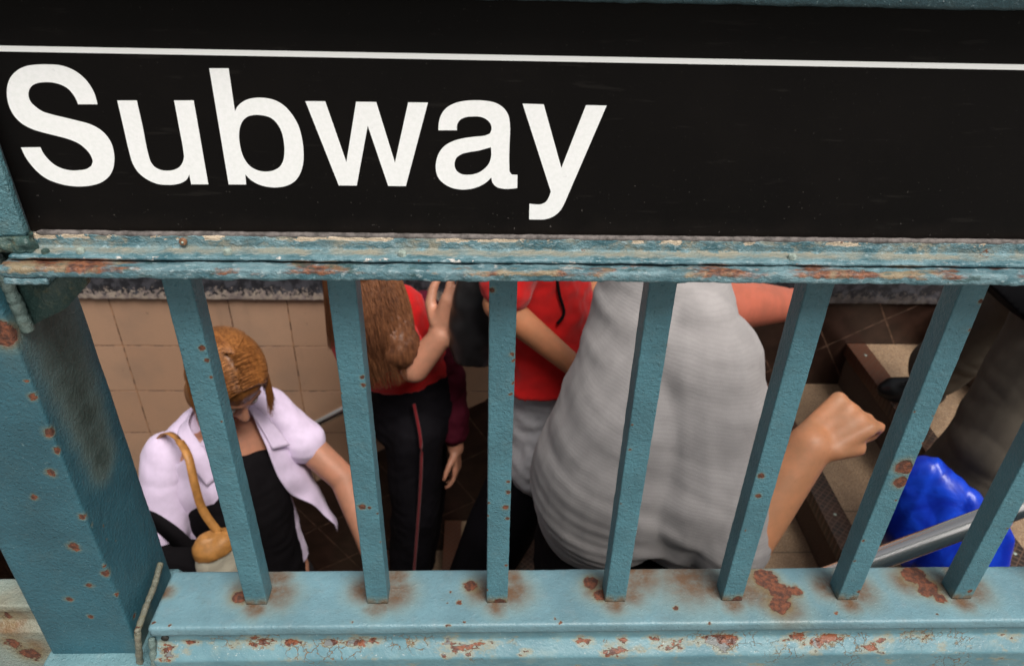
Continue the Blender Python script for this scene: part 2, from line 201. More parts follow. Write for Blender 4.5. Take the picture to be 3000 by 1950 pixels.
S_POST=[(-0.447,-0.025,0.913,0.0047),(-0.475,-0.025,0.879,0.0034),(-0.456,-0.025,0.803,0.0057),(-0.454,-0.025,0.798,0.0037),(-0.457,-0.025,0.738,0.0037),(-0.487,-0.025,0.714,0.004),(-0.471,-0.025,0.681,0.003),(-0.433,-0.025,0.849,0.004),(-0.429,-0.025,0.852,0.003),(-0.433,-0.025,0.758,0.0047),(-0.43,-0.025,0.719,0.003),(-0.431,-0.025,0.943,0.0037),(-0.43,-0.025,0.77,0.0024),(-0.438,-0.025,1.082,0.0126),(-0.436,-0.025,1.094,0.005),(-0.434,-0.025,1.012,0.0037),(-0.432,-0.025,0.967,0.0057),(-0.434,-0.025,1.031,0.002),(-0.43,-0.019,0.831,0.002),(-0.43,-0.002,0.811,0.0015),(-0.43,-0.007,0.793,0.0013),(-0.43,0.007,0.776,0.0012),(-0.43,-0.01,0.66,0.003)]
# ---------------------------------------------------------------- metal materials
S_BAR=[(x,y,z,r*(.78 if r<.006 else 1)) for x,y,z,r in S_BAR]
M_BAR=paint('teal_bar_paint',spots=S_BAR,soft=[(-.296+.15*i+dx,-.002,.668,.007) for i in range(8) for dx in(.004,.022)],warp=.0035,randrust=.80,peel=1.1)
M_CAP=paint('teal_cap_paint',stain=(.115,.052,.020),base=(.125,.232,.275),spots=[(x,y,z,r*.8) for x,y,z,r in S_CAP if r<.0048 or x in(.576,.575,.579,.374,.401,-.309)]+[(.372,.034,.667,.017),(.384,.014,.667,.015),(.380,-.004,.667,.012),(.404,.014,.667,.009),(.570,.038,.667,.014),(.583,.018,.667,.013),(.590,.002,.667,.008),(.140,.030,.667,.010),(.150,.010,.667,.009),(-.306,.011,.667,.010),(-.017,.026,.667,.0085)],soft=[(-.296+.15*i+dx,dy,.667,r) for i in range(8) for dx,dy,r in((.034,.016,.020),(-.006,.020,.017),(.013,-.004,.013),(.03,.04,.016))]+[(.345+.012*j,.035-.014*j,.667,.022) for j in range(4)]+[(.205,.045,.667,.03),(.27,.035,.667,.035),(.56,.03,.667,.02),(.59,.02,.667,.02),(-.40,.02,.667,.008)],warp=.006,randrust=.84,peel=.6,grime=.45,rough=.38)
M_POST=paint('teal_post_paint',base=(.027,.098,.130),spots=S_POST,stain=(.030,.048,.042),soft=[(-.43,.035,1.06-.03*j,.030-.002*j) for j in range(7)]+[(-.43,.0,.62,.014)],warp=.005,peel=.8,grime=.2)
M_DARKTEAL=paint('dark_teal_paint',base=(.010,.035,.045),randrust=.78,peel=.8)
def rail_mat():
    # many coats of old paint: teal over cream over rust, broken along the length of the rail
    m=NT('layered_flaking_paint',.45)
    X=m.xyz(); sv=m.vm('MULTIPLY',m.co,(.6,1,1)); sv2=m.vm('MULTIPLY',m.co,(.35,1,1))
    z=X[2]; y=X[1]
    n1=m.noise(130,6,.65,vec=sv); n2=m.noise(60,5,.6,vec=sv); n3=m.noise(260,4,.6,vec=sv); n4=m.noise(22,4,.6)
    zw=m.math('MULTIPLY_ADD',m.math('SUBTRACT',n1,.5),.010,z)
    yw=m.math('MULTIPLY_ADD',m.math('SUBTRACT',n1,.5),.016,y)
    teal=m.mix(m.mr(n2,.35,.65),(.045,.125,.155),(.145,.255,.29))
    teal=m.mix(m.mr(n3,.55,.68),teal,(.25,.35,.38))
    cream=m.mix(m.mr(n2,.4,.6),(.30,.275,.21),(.22,.235,.20))
    rust=m.mix(m.mr(n3,.35,.62),(.075,.028,.018),(.23,.080,.032))
    white=(.58,.56,.53)
    # ledge: a long dull cream stain along its middle
    ledge=m.math('MULTIPLY',m.mr(yw,-.026,-.019),m.mr(yw,-.011,-.014))
    ledge=m.math('MULTIPLY',ledge,m.math('MULTIPLY',m.mr(z,1.164,1.1655),m.mr(n4,.32,.55,.15,.95)))
    c=m.mix(ledge,teal,cream)
    # cream chips high on the upright face
    chip=m.math('MULTIPLY',m.mr(zw,1.1735,1.1745),m.mr(m.noise(34,5,.6,vec=sv),.52,.54))
    c=m.mix(chip,c,(.52,.42,.31))
    top=m.mr(m.math('MULTIPLY_ADD',m.math('SUBTRACT',n3,.5),.003,z),1.1775,1.1782)
    c=m.mix(top,c,m.mix(m.mr(n3,.45,.55),(.36,.36,.35),(.08,.07,.065)))
    # lip of the ledge: bare white primer flecks
    lip=m.math('MULTIPLY',m.math('MULTIPLY',m.mr(yw,-.026,-.0285),m.mr(z,1.1605,1.162)),m.mr(m.noise(70,5,.7,vec=sv),.60,.62))
    c=m.mix(lip,c,white)
    # top of the lower bar: rust along the seam
    seam=m.math('MULTIPLY',m.mr(zw,1.1555,1.1575),m.mr(z,1.1645,1.163))
    seam=m.math('MULTIPLY',seam,m.mr(m.noise(26,5,.65,vec=sv2),.47,.55,.05,.95))
    c=m.mix(seam,c,m.mix(m.mr(n4,.45,.6),rust,(.26,.20,.12)))
    dk=m.math('MULTIPLY',m.mr(m.noise(90,5,.7,vec=sv2),.60,.62),m.mr(z,1.164,1.162)); c=m.mix(m.math('MULTIPLY',dk,.7),c,(.03,.075,.07))
    rs=m.mr(m.noise(48,6,.7),.66,.70); c=m.mix(m.math('MULTIPLY',rs,.9),c,rust)
    sp=m.mr(m.noise(520,2,.5),.66,.72); c=m.mix(m.math('MULTIPLY',sp,.5),c,(.04,.05,.045))
    h=m.math('ADD',m.math('MULTIPLY',n1,1.6),m.math('MULTIPLY',n3,.9)); h=m.math('ADD',h,m.math('MULTIPLY',m.noise(600,3,.6),.4))
    h=m.math('SUBTRACT',h,m.math('MULTIPLY',m.math('ADD',chip,lip),.5))
    m.bump(h,.8,.0016)
    return m.out(c)
M_RAIL=rail_mat()
def panel_mat():
    m=NT('blistered_panel_paint',.4)
    X=m.xyz(); sv=m.vm('MULTIPLY',m.co,(.6,1,1))
    base=m.mix(m.mr(m.noise(16,5,.6),.3,.7),(.085,.185,.225),(.125,.245,.285))
    base=m.mix(m.math('MULTIPLY',m.mr(m.noise(40,5,.6),.5,.8),.5),base,(.22,.28,.25))
    # cracks with rust round them, crowding along the upper edge of the slope
    crack=m.voro(70,'DISTANCE_TO_EDGE',vec=m.vm('ADD',m.co,m.vm('MULTIPLY',m.noise(50,4,.6,color=True),(.03,.03,.03))))
    patch=m.noise(15,5,.6,vec=sv); zone=m.mr(X[2],.634,.612,1.,.0,'LINEAR'); zone2=m.math('MULTIPLY',zone,m.mr(X[2],.645,.630,0.,1.))
    v=m.math('ADD',m.math('MULTIPLY',m.noise(44,6,.62,vec=sv),1.),m.math('MULTIPLY',zone2,.13))
    core=m.mr(v,.675,.69); halo=m.mr(v,.565,.68)
    ck=m.math('MULTIPLY',m.mr(crack,.05,.0),m.mr(m.math('ADD',patch,m.math('MULTIPLY',zone2,.07)),.53,.58))
    c=m.mix(m.math('MULTIPLY',halo,.6),base,(.27,.22,.12)); c=m.mix(m.math('MULTIPLY',ck,.9),c,(.20,.11,.04))
    rust=m.mix(m.mr(m.noise(150,4,.6),.4,.6),(.07,.024,.016),(.19,.058,.024))
    c=m.mix(core,c,rust)
    grey=m.math('MULTIPLY',core,m.mr(m.noise(60,2,.5),.56,.6)); c=m.mix(grey,c,(.13,.14,.14))
    fl=m.mr(m.noise(380,2,.5),.69,.73); c=m.mix(m.math('MULTIPLY',fl,.5),c,(.6,.62,.6))
    seamz=m.mr(X[2],.6505,.6475,1.,0.); c=m.mix(m.math('MULTIPLY',seamz,.6),c,(.05,.05,.04))
    h=m.math('SUBTRACT',m.math('MULTIPLY',m.noise(200,4,.6),.7),m.math('MULTIPLY',m.math('ADD',core,ck),1.2))
    m.bump(h,.6,.0014); return m.out(c)
M_PANEL=panel_mat()
def left_panel_mat():
    return paint('stained_pale_paint',base=(.20,.25,.23),spots=[(-.60,.0,.64,.01),(-.60,-.01,.60,.012),(-.585,-.01,.578,.014),(-.62,.0,.655,.007)],soft=[(-.60,-.0,.63,.03),(-.58,-.005,.59,.02)],randrust=.68,warp=.012,grime=.8)
M_LEFT=left_panel_mat()
def plain(name,col,rough=.5,metal=0,var=.2,scale=40,bump=.2,bscale=300,spec=.5):
    m=NT(name,rough,metal,spec); c=m.mix(m.mr(m.noise(scale,5,.6),.3,.7),tuple(x*(1-var) for x in col),tuple(x*(1+var) for x in col))
    m.bump(m.noise(bscale,3,.6),bump,.001); return m.out(c)
M_CAULK=plain('dirty_sealant',(.115,.10,.095),.8,var=.5,scale=160,bump=.6)
M_WELD=paint('painted_weld',base=(.11,.16,.15),randrust=.62,grime=.8)
M_RUSTY=paint('rusty_gusset',base=(.035,.075,.07),randrust=.50,grime=1.)
M_BOLT=plain('painted_bolt',(.30,.36,.32),.5,var=.3,scale=300)
M_SCREW=plain('rusty_screw',(.22,.11,.06),.7,var=.4,scale=300)
M_STEEL=NT('brushed_steel',.24,1); M_STEEL.bump(M_STEEL.noise(60,4,.6,vec=M_STEEL.vm('MULTIPLY',M_STEEL.co,(1,30,30))),.03,.001); M_STEEL=M_STEEL.out((.88,.85,.82))
def sign_black():
    m=NT('sign_enamel_black',.5,0,.12); c=(.0026,.0021,.0020)
    sp=m.mr(m.noise(650,2,.5),.74,.78); c=m.mix(m.math('MULTIPLY',sp,.25),c,(.10,.09,.08))
    b=m.math('MULTIPLY',m.mr(m.noise(9,5,.6),.4,.8),.35); c=m.mix(b,c,(.008,.0062,.0056))
    X=m.xyz(); low=m.math('MULTIPLY',m.mr(m.math('MULTIPLY_ADD',m.noise(40,5,.6),.03,X[2]),1.215,1.185),.6); c=m.mix(low,c,(.014,.011,.0095)); wv=m.noise(120,4,.6,vec=m.vm('MULTIPLY',m.co,(.15,1,1.4))); c=m.mix(m.math('MULTIPLY',m.mr(wv,.62,.70),.3),c,(.02,.018,.016)); ds=m.mr(m.noise(420,2,.5,vec=m.vm('ADD',m.co,(2,9,4))),.735,.76); c=m.mix(m.math('MULTIPLY',ds,m.mr(X[2],1.26,1.18,.15,.75)),c,(.12,.11,.10))
    m.bump(m.noise(900,2,.5),.05,.0005); return m.out(c)
M_SIGN=sign_black()
def sign_white():
    m=NT('sign_letter_white',.4); c=m.mix(m.mr(m.noise(300,3,.6),.3,.7),(.84,.86,.86),(.90,.91,.92))
    s=m.mr(m.noise(170,3,.55),.68,.74); c=m.mix(m.math('MULTIPLY',s,.2),c,(.45,.46,.47)); return m.out(c)
M_WHITE=sign_white()
M_CHIPPED=NT('chipped_white_stripe',.45)
_=M_CHIPPED; M_CHIPPED=_.out(_.mix(_.math('MULTIPLY',_.mr(_.noise(150,4,.6),.66,.68),_.mr(_.xyz()[0],.30,.36)),(.88,.90,.90),(.35,.33,.32)))
# ---------------------------------------------------------------- railing
rail=thing('subway_railing','old teal painted iron railing with rust spots below the black sign','railing')
BX=-.296; BW=.0263
bars=[BX+.15*i for i in range(8)]
for i,x in enumerate(bars):
    s=i*13.1
    bm=extrude([(x,0),(x+BW,0),(x+BW,.0265),(x,.0265)],'z',.6665,1.152,.003,lambda p,s=s:.00035*nz(p,60,s)+.0005*min(0,nz(p,150,s)+.25)+.00018*nz(p,400,s),pstep=.0026,bev=.0016)
    obj('baluster',bm,M_BAR,rail)
# bottom rail: cap and blistered panel under it
def dcap(p): return .0005*nz(p,25)+.00025*nz(p,120)
bm=extrude([(-.033,.667),(.053,.667),(.053,.651),(-.033,.651)],'x',-.4035,1.25,.004,dcap,bev=.004)
cap=obj('bottom_rail',bm,M_CAP,rail)
bm=extrude([(-.0275,.6515),(-.0275,.634),(-.0445,.6185),(-.0445,.25),(.045,.25),(.045,.6515)],'x',-.4045,1.25,.004,lambda p:.0005*nz(p,30)+.0005*max(0,nz(p,90))+.0002*nz(p,250),bev=.002)
obj('lower_panel',bm,M_PANEL,rail)
# bolt hole cap on the panel
bm=bmesh.new(); bmesh.ops.create_cone(bm,cap_ends=True,segments=20,radius1=.0045,radius2=.0045,depth=.003,matrix=Matrix.Translation((-.3905,-.0285,.643))@Matrix.Rotation(math.pi/2,4,'X'))
obj('plug',bm,plain('dark_plug',(.02,.02,.018),.6),rail)
# top rail: angle iron bedded on a flat bar
bm=extrude([(-.012,1.178),(-.012,1.1665),(-.030,1.1655),(-.030,1.1625),(-.007,1.1625),(-.007,1.178)],'x',-.4035,1.25,.0022,lambda p:.0009*nz((p[0]*.5,p[1],p[2]),120)+.0004*nz(p,300),pstep=.002,bev=.0014)
tr=obj('top_rail',bm,M_RAIL,rail)
bm=extrude([(-.0415,1.1605),(.035,1.1605),(.035,1.1500),(-.0415,1.1500)],'x',-.4085,1.25,.0022,lambda p:.0013*nz((p[0]*.6,p[1],p[2]),110,3)+.0006*nz(p,300,5)+.0006*nz(p,60,7),pstep=.002,bev=.003)
obj('rail_bar',bm,M_RAIL,rail)
bm=extrude([(-.041,1.1502),(-.012,1.1502),(-.012,1.1435),(-.041,1.1435)],'x',-.4075,-.372,.002,lambda p:.0006*nz(p,200,3),pstep=.002,bev=.002)
obj('tab',bm,M_RAIL,rail)
# painted hex bolts on the ledge, screws in the upright leg
def nut(x,y,z,r,h,name,mat,seg=6,tilt=0,parent=tr):
    bm=bmesh.new(); R=Matrix.Translation((x,y,z))@Matrix.Rotation(tilt,4,'X')
    bmesh.ops.create_cone(bm,cap_ends=True,segments=seg,radius1=r,radius2=r*.92,depth=h,matrix=R)
    bmesh.ops.bevel(bm,geom=bm.edges[:],offset=r*.14,segments=2,affect='EDGES')
    return autosmooth(obj(name,bm,mat,parent))
for x in (-.3465,-.222,-.072,.272,.54): nut(x,-.0225,1.1675,.0040,.0045,'bolt',M_BOLT)
nut(-.3755,-.0235,1.167,.0036,.004,'bolt',M_RUSTY)
for x in (-.262,.66):
    nut(x,-.0135,1.1725,.0036,.003,'screw',M_SCREW,18,math.pi/2)
    bm=bmesh.new(); R=Matrix.Translation((x,-.0150,1.1725))@Matrix.Rotation(math.pi/2,4,'X')
    bmesh.ops.create_cone(bm,cap_ends=True,segments=12,radius1=.0012,radius2=.0010,depth=.002,matrix=R); obj('screw_head',bm,M_BOLT,bpy.context.scene.objects[-1] if False else tr)
# post
bm=extrude([(-.5385,-.0255),(-.4305,-.0255),(-.4305,.0915),(-.5385,.0915)],'z',.15,1.46,.006,lambda p:.0007*nz(p,18)+.00025*nz(p,160)+.0009*min(0,nz(p,80)+.3)*0,pstep=.005,bev=.0035)
post=obj('post',bm,M_POST,rail)
bm=extrude([(-.5525,.0),(-.4075,.0),(-.4075,.585),(-.4275,.6085),(-.5415,.6085),(-.5525,.585)],'y',-.047,.105,.006,lambda p:.0005*nz(p,60),bev=.002)
obj('base_plate',bm,paint('pale_base_paint',base=(.12,.23,.26),spots=[(-.428,-.04,.59,.004),(-.53,-.04,.6,.004)],randrust=.75),rail)
bead([(-.4285,-.036,.600),(-.4195,-.038,.640),(-.4165,-.034,.664),(-.418,.0,.667),(-.419,.03,.668),(-.422,.062,.672)],.0040,paint('crusty_weld',base=(.13,.13,.10),randrust=.50,grime=1.),'weld_seam',rail,amp=.12)
bead([(-.4075,-.046,.54),(-.4065,-.046,.595),(-.4045,-.032,.648)],.004,M_WELD,'weld_seam',rail,amp=.2)
# gusset and its weld under the rail end
bm=extrude([(-.432,1.155),(-.352,1.155),(-.363,1.122),(-.388,1.098),(-.424,1.080),(-.432,1.082)],'y',-.004,.006,.003,lambda p:.0006*nz(p,120),pstep=.003)
obj('gusset',bm,M_RUSTY,rail)
bead([(-.427,-.012,1.157),(-.4275,-.012,1.14),(-.4265,-.010,1.11),(-.4265,-.008,1.076)],.0060,M_WELD,'weld_seam',rail,amp=.2)
bead([(-.430,-.028,1.172),(-.428,-.028,1.150)],.006,M_WELD,'weld_seam',rail,amp=.25)
# left bay beyond the post
bm=extrude([(.004,.663),(.047,.663),(.047,.650),(.004,.650)],'x',-1.2,-.5395,.006,dcap,bev=.003)
obj('side_rail',bm,M_LEFT,rail)
bm=extrude([(.008,.6505),(.008,.632),(-.004,.622),(-.004,.25),(.045,.25),(.045,.6505)],'x',-1.2,-.5395,.006,lambda p:.0006*nz(p,50),bev=.002)
obj('side_panel',bm,M_LEFT,rail)
# concrete curb that carries the railing
def concrete(name,col,sc=60): 
    m=NT(name,.85); n=m.noise(sc,6,.7); c=m.mix(m.mr(n,.3,.7),tuple(x*.7 for x in col),tuple(x*1.25 for x in col)); m.bump(n,.5,.004); return m.out(c)
M_CONC=concrete('grey_concrete',(.28,.27,.25))
bm=bmesh.new(); box(bm,(-1.9,-.07,-.2),(1.62,.075,.26),.008); t=obj('curb',bm,M_CONC); autosmooth(t); tag(t,'low grey concrete curb under the teal railing','curb')
# ---------------------------------------------------------------- sign
sign=thing('subway_sign','black station entrance sign with white lettering and a thin white stripe','sign')
SY=-.0058
bm=bmesh.new(); box(bm,(-.3935,SY,1.1765),(1.22,.022,1.40),.0008); o=obj('panel',bm,M_SIGN,sign,smooth=False)
bm=bmesh.new()
for (xa,za,xb,zb) in [(-.3925,1.3275,1.22,1.3275)]:
    # the stripe runs dead level along the panel
    box(bm,(xa,SY-.0004,1.3268),(xb,SY-.00005,1.3310))
obj('stripe',bm,M_CHIPPED,sign,smooth=False)
for ch in 'Subway':
    cu=bpy.data.curves.new('letter','CURVE'); cu.dimensions='2D'; cu.fill_mode='BOTH'; cu.extrude=.0002
    for c in GLYPHS[ch]:
        sp=cu.splines.new('POLY'); n=len(c)//2; sp.points.add(n-1); sp.use_cyclic_u=True
        for i in range(n): sp.points[i].co=(c[2*i]*1e-5,c[2*i+1]*1e-5,0,1)
    tmp=bpy.data.objects.new('letter',cu); link(tmp); dg=bpy.context.evaluated_depsgraph_get()
    me=bpy.data.meshes.new_from_object(tmp.evaluated_get(dg)); bpy.data.objects.remove(tmp)
    me.transform(Matrix.Translation((0,SY-.00025,0))@Matrix.Rotation(math.pi/2,4,'X')); me.name='letter'
    me.materials.clear(); me.materials.append(M_WHITE)
    link(bpy.data.objects.new('letter',me),sign)
bm=extrude([(-.030,1.3735),(.03,1.3735),(.03,1.42),(-.030,1.42)],'x',-.44,1.25,.004,lambda p:.0008*nz(p,60)+.0004*nz(p,200),bev=.003)
obj('top_frame',bm,M_DARKTEAL,sign)
bm=extrude([(-.4255,-.0125),(-.4255,-.0285),(-.4125,-.0305),(-.4105,-.0225),(-.3895,-.0205),(-.3895,-.0125)],'z',1.1795,1.3735,.003,lambda p:.0009*nz(p,60)+.0005*nz(p,220),pstep=.002)
obj('side_frame',bm,M_RAIL if False else paint('side_frame_paint',base=(.07,.17,.20),randrust=.66,peel=1.5,grime=.8),sign)
bm=extrude([(-.4320,-.0255),(-.4320,-.0125),(-.386,-.0125),(-.386,-.0255)],'z',1.1655,1.1805,.002,lambda p:.0045*nz(p,130)+.0015*nz(p,320),pstep=.002,bev=.004)
obj('corner_weld',bm,M_RUSTY,sign)
bead([(-.386,-.0105,1.1785),(-.36,-.0085,1.1775),(-.3,-.0095,1.1775),(-.24,-.009,1.1778),(0,-.0095,1.1778),(.3,-.0095,1.1778),(.7,-.0095,1.1778),(1.2,-.0095,1.1778)],.0027,M_CAULK,'sealant',sign,step=.004,amp=.12)
# ---------------------------------------------------------------- stairwell
W=1.642; TT=.2012; TX=-1.2898; TZ=.1559; RUN=.2985; RISE=.182; SX=1.33; SZ=-.021
def tile_mat():
    m=NT('beige_wall_tile',.38); X=m.xyz()
    jit=m.math('MULTIPLY',m.math('SUBTRACT',m.noise(9,3,.6),.5),.004)
    u=m.math('DIVIDE',m.math('SUBTRACT',m.math('ADD',X[0],jit),TX),TT); v=m.math('DIVIDE',m.math('SUBTRACT',m.math('ADD',X[2],jit),TZ),TT)
    def edge(a):
        f=m.math('FRACT',m.math('ADD',a,40.)); return m.math('MINIMUM',f,m.math('SUBTRACT',1.,f))
    e=m.math('MINIMUM',edge(u),edge(v)); g=m.mr(e,.012,.006)
    cell=m.comb(m.math('FLOOR',m.math('ADD',u,.0)),0.,m.math('FLOOR',v)); wn=m.t.nodes.new('ShaderNodeTexWhiteNoise'); m.put(wn.inputs[0],cell)
    base=m.mix(m.math('MULTIPLY',wn.outputs[0],.8),(.365,.215,.138),(.42,.26,.172))
    base=m.mix(m.math('MULTIPLY',m.mr(m.noise(260,4,.7),.35,.7),.35),base,(.23,.155,.105))
    base=m.mix(m.math('MULTIPLY',m.mr(m.noise(5,5,.6),.45,.75),.45),base,(.24,.165,.12))
    base=m.mix(m.math('MULTIPLY',m.mr(m.noise(55,3,.5),.70,.76),.5),base,(.14,.09,.06))
    drip=m.noise(9,4,.6,vec=m.vm('MULTIPLY',m.co,(2.2,1,.25))); base=m.mix(m.math('MULTIPLY',m.mr(drip,.58,.8),.45),base,(.20,.13,.09))
    gr=m.mix(m.mr(m.noise(30,5,.6),.42,.58),(.045,.022,.014),(.33,.17,.09))
    c=m.mix(g,base,gr); m.bump(m.math('MULTIPLY',g,-1.),.7,.003); m.bump(m.noise(300,2,.5),.08,.001)
    return m.out(c)
def skirt_mat():
    m=NT('brown_skirting_tile',.3); X=m.xyz(); s=.61; k=1/math.sqrt(1+s*s)
    v=m.math('DIVIDE',m.math('MULTIPLY',m.math('SUBTRACT',m.math('SUBTRACT',X[2],m.math('MULTIPLY',X[0],s)),-.288),k),.217)
    u=m.math('DIVIDE',m.math('ADD',m.math('MULTIPLY',X[0],k),m.math('MULTIPLY',X[2],s*k)),.217)
    def edge(a,o):
        f=m.math('FRACT',m.math('ADD',a,40.+o)); return m.math('MINIMUM',f,m.math('SUBTRACT',1.,f))
    e=m.math('MINIMUM',edge(u,.12),edge(v,0)); g=m.mr(e,.014,.008)
    base=m.mix(m.mr(m.noise(20,5,.6),.3,.7),(.020,.010,.007),(.042,.021,.015))
    gr=m.mix(m.mr(m.noise(25,4,.6),.4,.6),(.16,.09,.06),(.05,.03,.02))
    c=m.mix(g,base,gr); m.bump(m.math('MULTIPLY',g,-1.),.6,.003); m.bump(m.noise(120,3,.5),.1,.001); return m.out(c)
def coping_mat():
    m=NT('peeling_black_paint',.6); X=m.xyz()
    n=m.noise(75,7,.75); lowb=m.mr(X[2],.215,.160,-.12,.14,'LINEAR'); k=m.mr(m.math('ADD',n,lowb),.50,.53)
    pale=m.mix(m.mr(m.noise(40,5,.6),.4,.6),(.33,.27,.22),(.20,.16,.15)); dark=m.mix(m.mr(m.noise(30,4,.6),.45,.6),(.012,.012,.016),(.05,.05,.06))
    rt=m.mr(X[0],.6,1.1); k=m.math('MULTIPLY',k,m.math('SUBTRACT',1.,m.math('MULTIPLY',rt,.8)))
    c=m.mix(k,dark,pale); m.bump(k,.7,.003); return m.out(c)
M_TILE=tile_mat(); M_SKIRT=skirt_mat(); M_COPING=coping_mat()
wall=thing('tiled_wall','beige square tiled stairwell wall with dark sloping skirting tiles','wall')
bm=bmesh.new(); box(bm,(-6,W,-3.6),(1.95,W+.25,TZ-.002)); obj('wall',bm,M_TILE,wall,smooth=False)
# sloping skirting: a thin prism that follows the stairs and stops under the coping
zs=lambda x:-.288+.61*x
xe=(TZ-.004+.288)/.61
P=[(-6,-3.6),(-6,zs(-4.6)),(-4.6,zs(-4.6)),(xe,TZ-.004),(1.94,TZ-.004),(1.94,-3.6)]
bm=bmesh.new(); f=[bm.verts.new((x,W-.003,z)) for x,z in P]; b=[bm.verts.new((x,W+.01,z)) for x,z in P]
bm.faces.new(f[::-1]); bm.faces.new(b)
for i in range(6): bm.faces.new((f[i],f[(i+1)%6],b[(i+1)%6],b[i]))
obj('skirting',bm,M_SKIRT,wall,smooth=False)
bm=extrude([(W-.018,TZ),(W+.26,TZ),(W+.26,.262),(W-.018,.262)],'x',-2.4,1.95,.006,lambda p:.0014*nz(p,40)+.0009*nz(p,140)+(.003*min(0,nz(p,60,4)) if p[2]<TZ+.01 else 0),pstep=.012,bev=.004)
obj('coping',bm,M_COPING,wall)
# near wall, end walls, unseen passage ceiling brought forward to darken the lower flight
nw=thing('near_wall','dark tiled stairwell wall directly under the railing','wall')
bm=bmesh.new(); box(bm,(-6,-.30,-3.6),(1.62,.0745,-.205)); obj('wall',bm,M_SKIRT,nw,smooth=False)
bm=bmesh.new(); box(bm,(-6,.0755,-.45),(-1.58,W-.005,-.35)); box(bm,(-1.66,.0755,-.349),(-1.58,W-.005,.25)); t=obj('lintel',bm,M_CONC,smooth=False); tag(t,'unseen concrete slab roofing the lower flight of the stairs, brought forward to darken it','lintel')
bm=bmesh.new(); box(bm,(-6.2,-.3,-3.6),(-6.01,W+.25,0)); t=obj('end_wall',bm,M_SKIRT,smooth=False); tag(t,'dark far end wall of the passage at the foot of the stairs','wall')
# stairs
def granite():
    m=NT('speckled_tan_granite',.6); c=m.mix(m.mr(m.noise(260,3,.7),.38,.62),(.19,.115,.068),(.40,.275,.170))
    c=m.mix(m.mr(m.noise(420,2,.6),.60,.66),c,(.05,.035,.028)); c=m.mix(m.mr(m.noise(350,2,.6,vec=m.vm('ADD',m.co,(4,4,4))),.63,.68),c,(.55,.48,.38))
    c=m.mix(m.math('MULTIPLY',m.mr(m.noise(7,5,.6),.4,.75),.6),c,(.16,.105,.07)); m.bump(m.noise(300,3,.6),.25,.001)
    X=m.xyz(); j=m.math('MULTIPLY',m.mr(m.math('ABSOLUTE',m.math('SUBTRACT',X[1],.985)),.0022,.0012),1.); c=m.mix(j,c,(.04,.03,.02)); return m.out(c)
def nosing_mat():
    m=NT('worn_gridded_nosing',.42,.3); X=m.xyz(); k=1/.0165
    a=m.math('MULTIPLY',m.math('ADD',X[0],X[1]),k*.707*1.0); b=m.math('MULTIPLY',m.math('SUBTRACT',X[0],X[1]),k*.707)
    def edge(v):
        f=m.math('FRACT',m.math('ADD',v,400.)); return m.math('MINIMUM',f,m.math('SUBTRACT',1.,f))
    g=m.mr(m.math('MINIMUM',edge(a),edge(b)),.13,.06); wear=m.mr(m.noise(14,5,.65),.40,.60)
    base=m.mix(wear,(.035,.027,.024),(.065,.036,.026)); base=m.mix(m.math('MULTIPLY',m.mr(X[1],1.25,1.5),.8),base,(.17,.062,.035))
    c=m.mix(m.math('MULTIPLY',g,m.mr(m.noise(30,4,.6),.32,.5,.35,1.)),base,(.13,.078,.055)); m.bump(m.math('MULTIPLY',g,-1.),.5,.0015); return m.out(c)
M_GRAN=granite(); M_NOSE=nosing_mat()
stairs=thing('staircase','speckled tan granite staircase with gridded metal nosings going down','stairs')
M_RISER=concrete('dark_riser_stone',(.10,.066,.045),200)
for k in range(-1,14):
    x0=SX-RUN*k; z=SZ-RISE*k
    bm=bmesh.new(); box(bm,(x0,.0765,z-.05),(x0+RUN+.03,W-.0045,z),.003); st=autosmooth(obj('step',bm,M_GRAN,stairs))
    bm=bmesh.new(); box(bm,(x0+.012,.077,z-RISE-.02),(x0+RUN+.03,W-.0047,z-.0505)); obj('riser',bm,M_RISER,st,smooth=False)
    bm=bmesh.new(); box(bm,(x0-.003,.078,z-.045),(x0+.068,W-.0052,z+.0028),.002); ns=autosmooth(obj('nosing',bm,M_NOSE,st))
    for yy in (.35,.66,.97,1.28,1.56):
        bm=bmesh.new(); bmesh.ops.create_cone(bm,cap_ends=True,segments=12,radius1=.0055,radius2=.0045,depth=.0016,matrix=Matrix.Translation((x0+.034,yy,z+.0034))); 
        if k in(0,1,2): obj('screw',bm,M_BOLT,st)
        else: bm.free()
bm=bmesh.new(); box(bm,(-6,.0765,-2.9),(SX-RUN*13-.0,W-.0045,SZ-RISE*14)); t=obj('landing_floor',bm,M_CONC,smooth=False); tag(t,kind='structure')
# sidewalk on both sides and at the head of the stairs, with the stair opening left free
bm=bmesh.new(); zt=SZ+2*RISE-.002
GX0=SX-(-1)*RUN
for a,b in [((-60,-60,-.6),(60,-.301,.155)),((-60,W+.27,-.6),(60,60,.155)),((GX0+.31,-.299,-.6),(60,W+.268,.157)),((-60,-.299,-.33),(-1.665,W+.268,.157))]: box(bm,a,b)
t=obj('sidewalk',bm,M_CONC,smooth=False); tag(t,kind='structure')
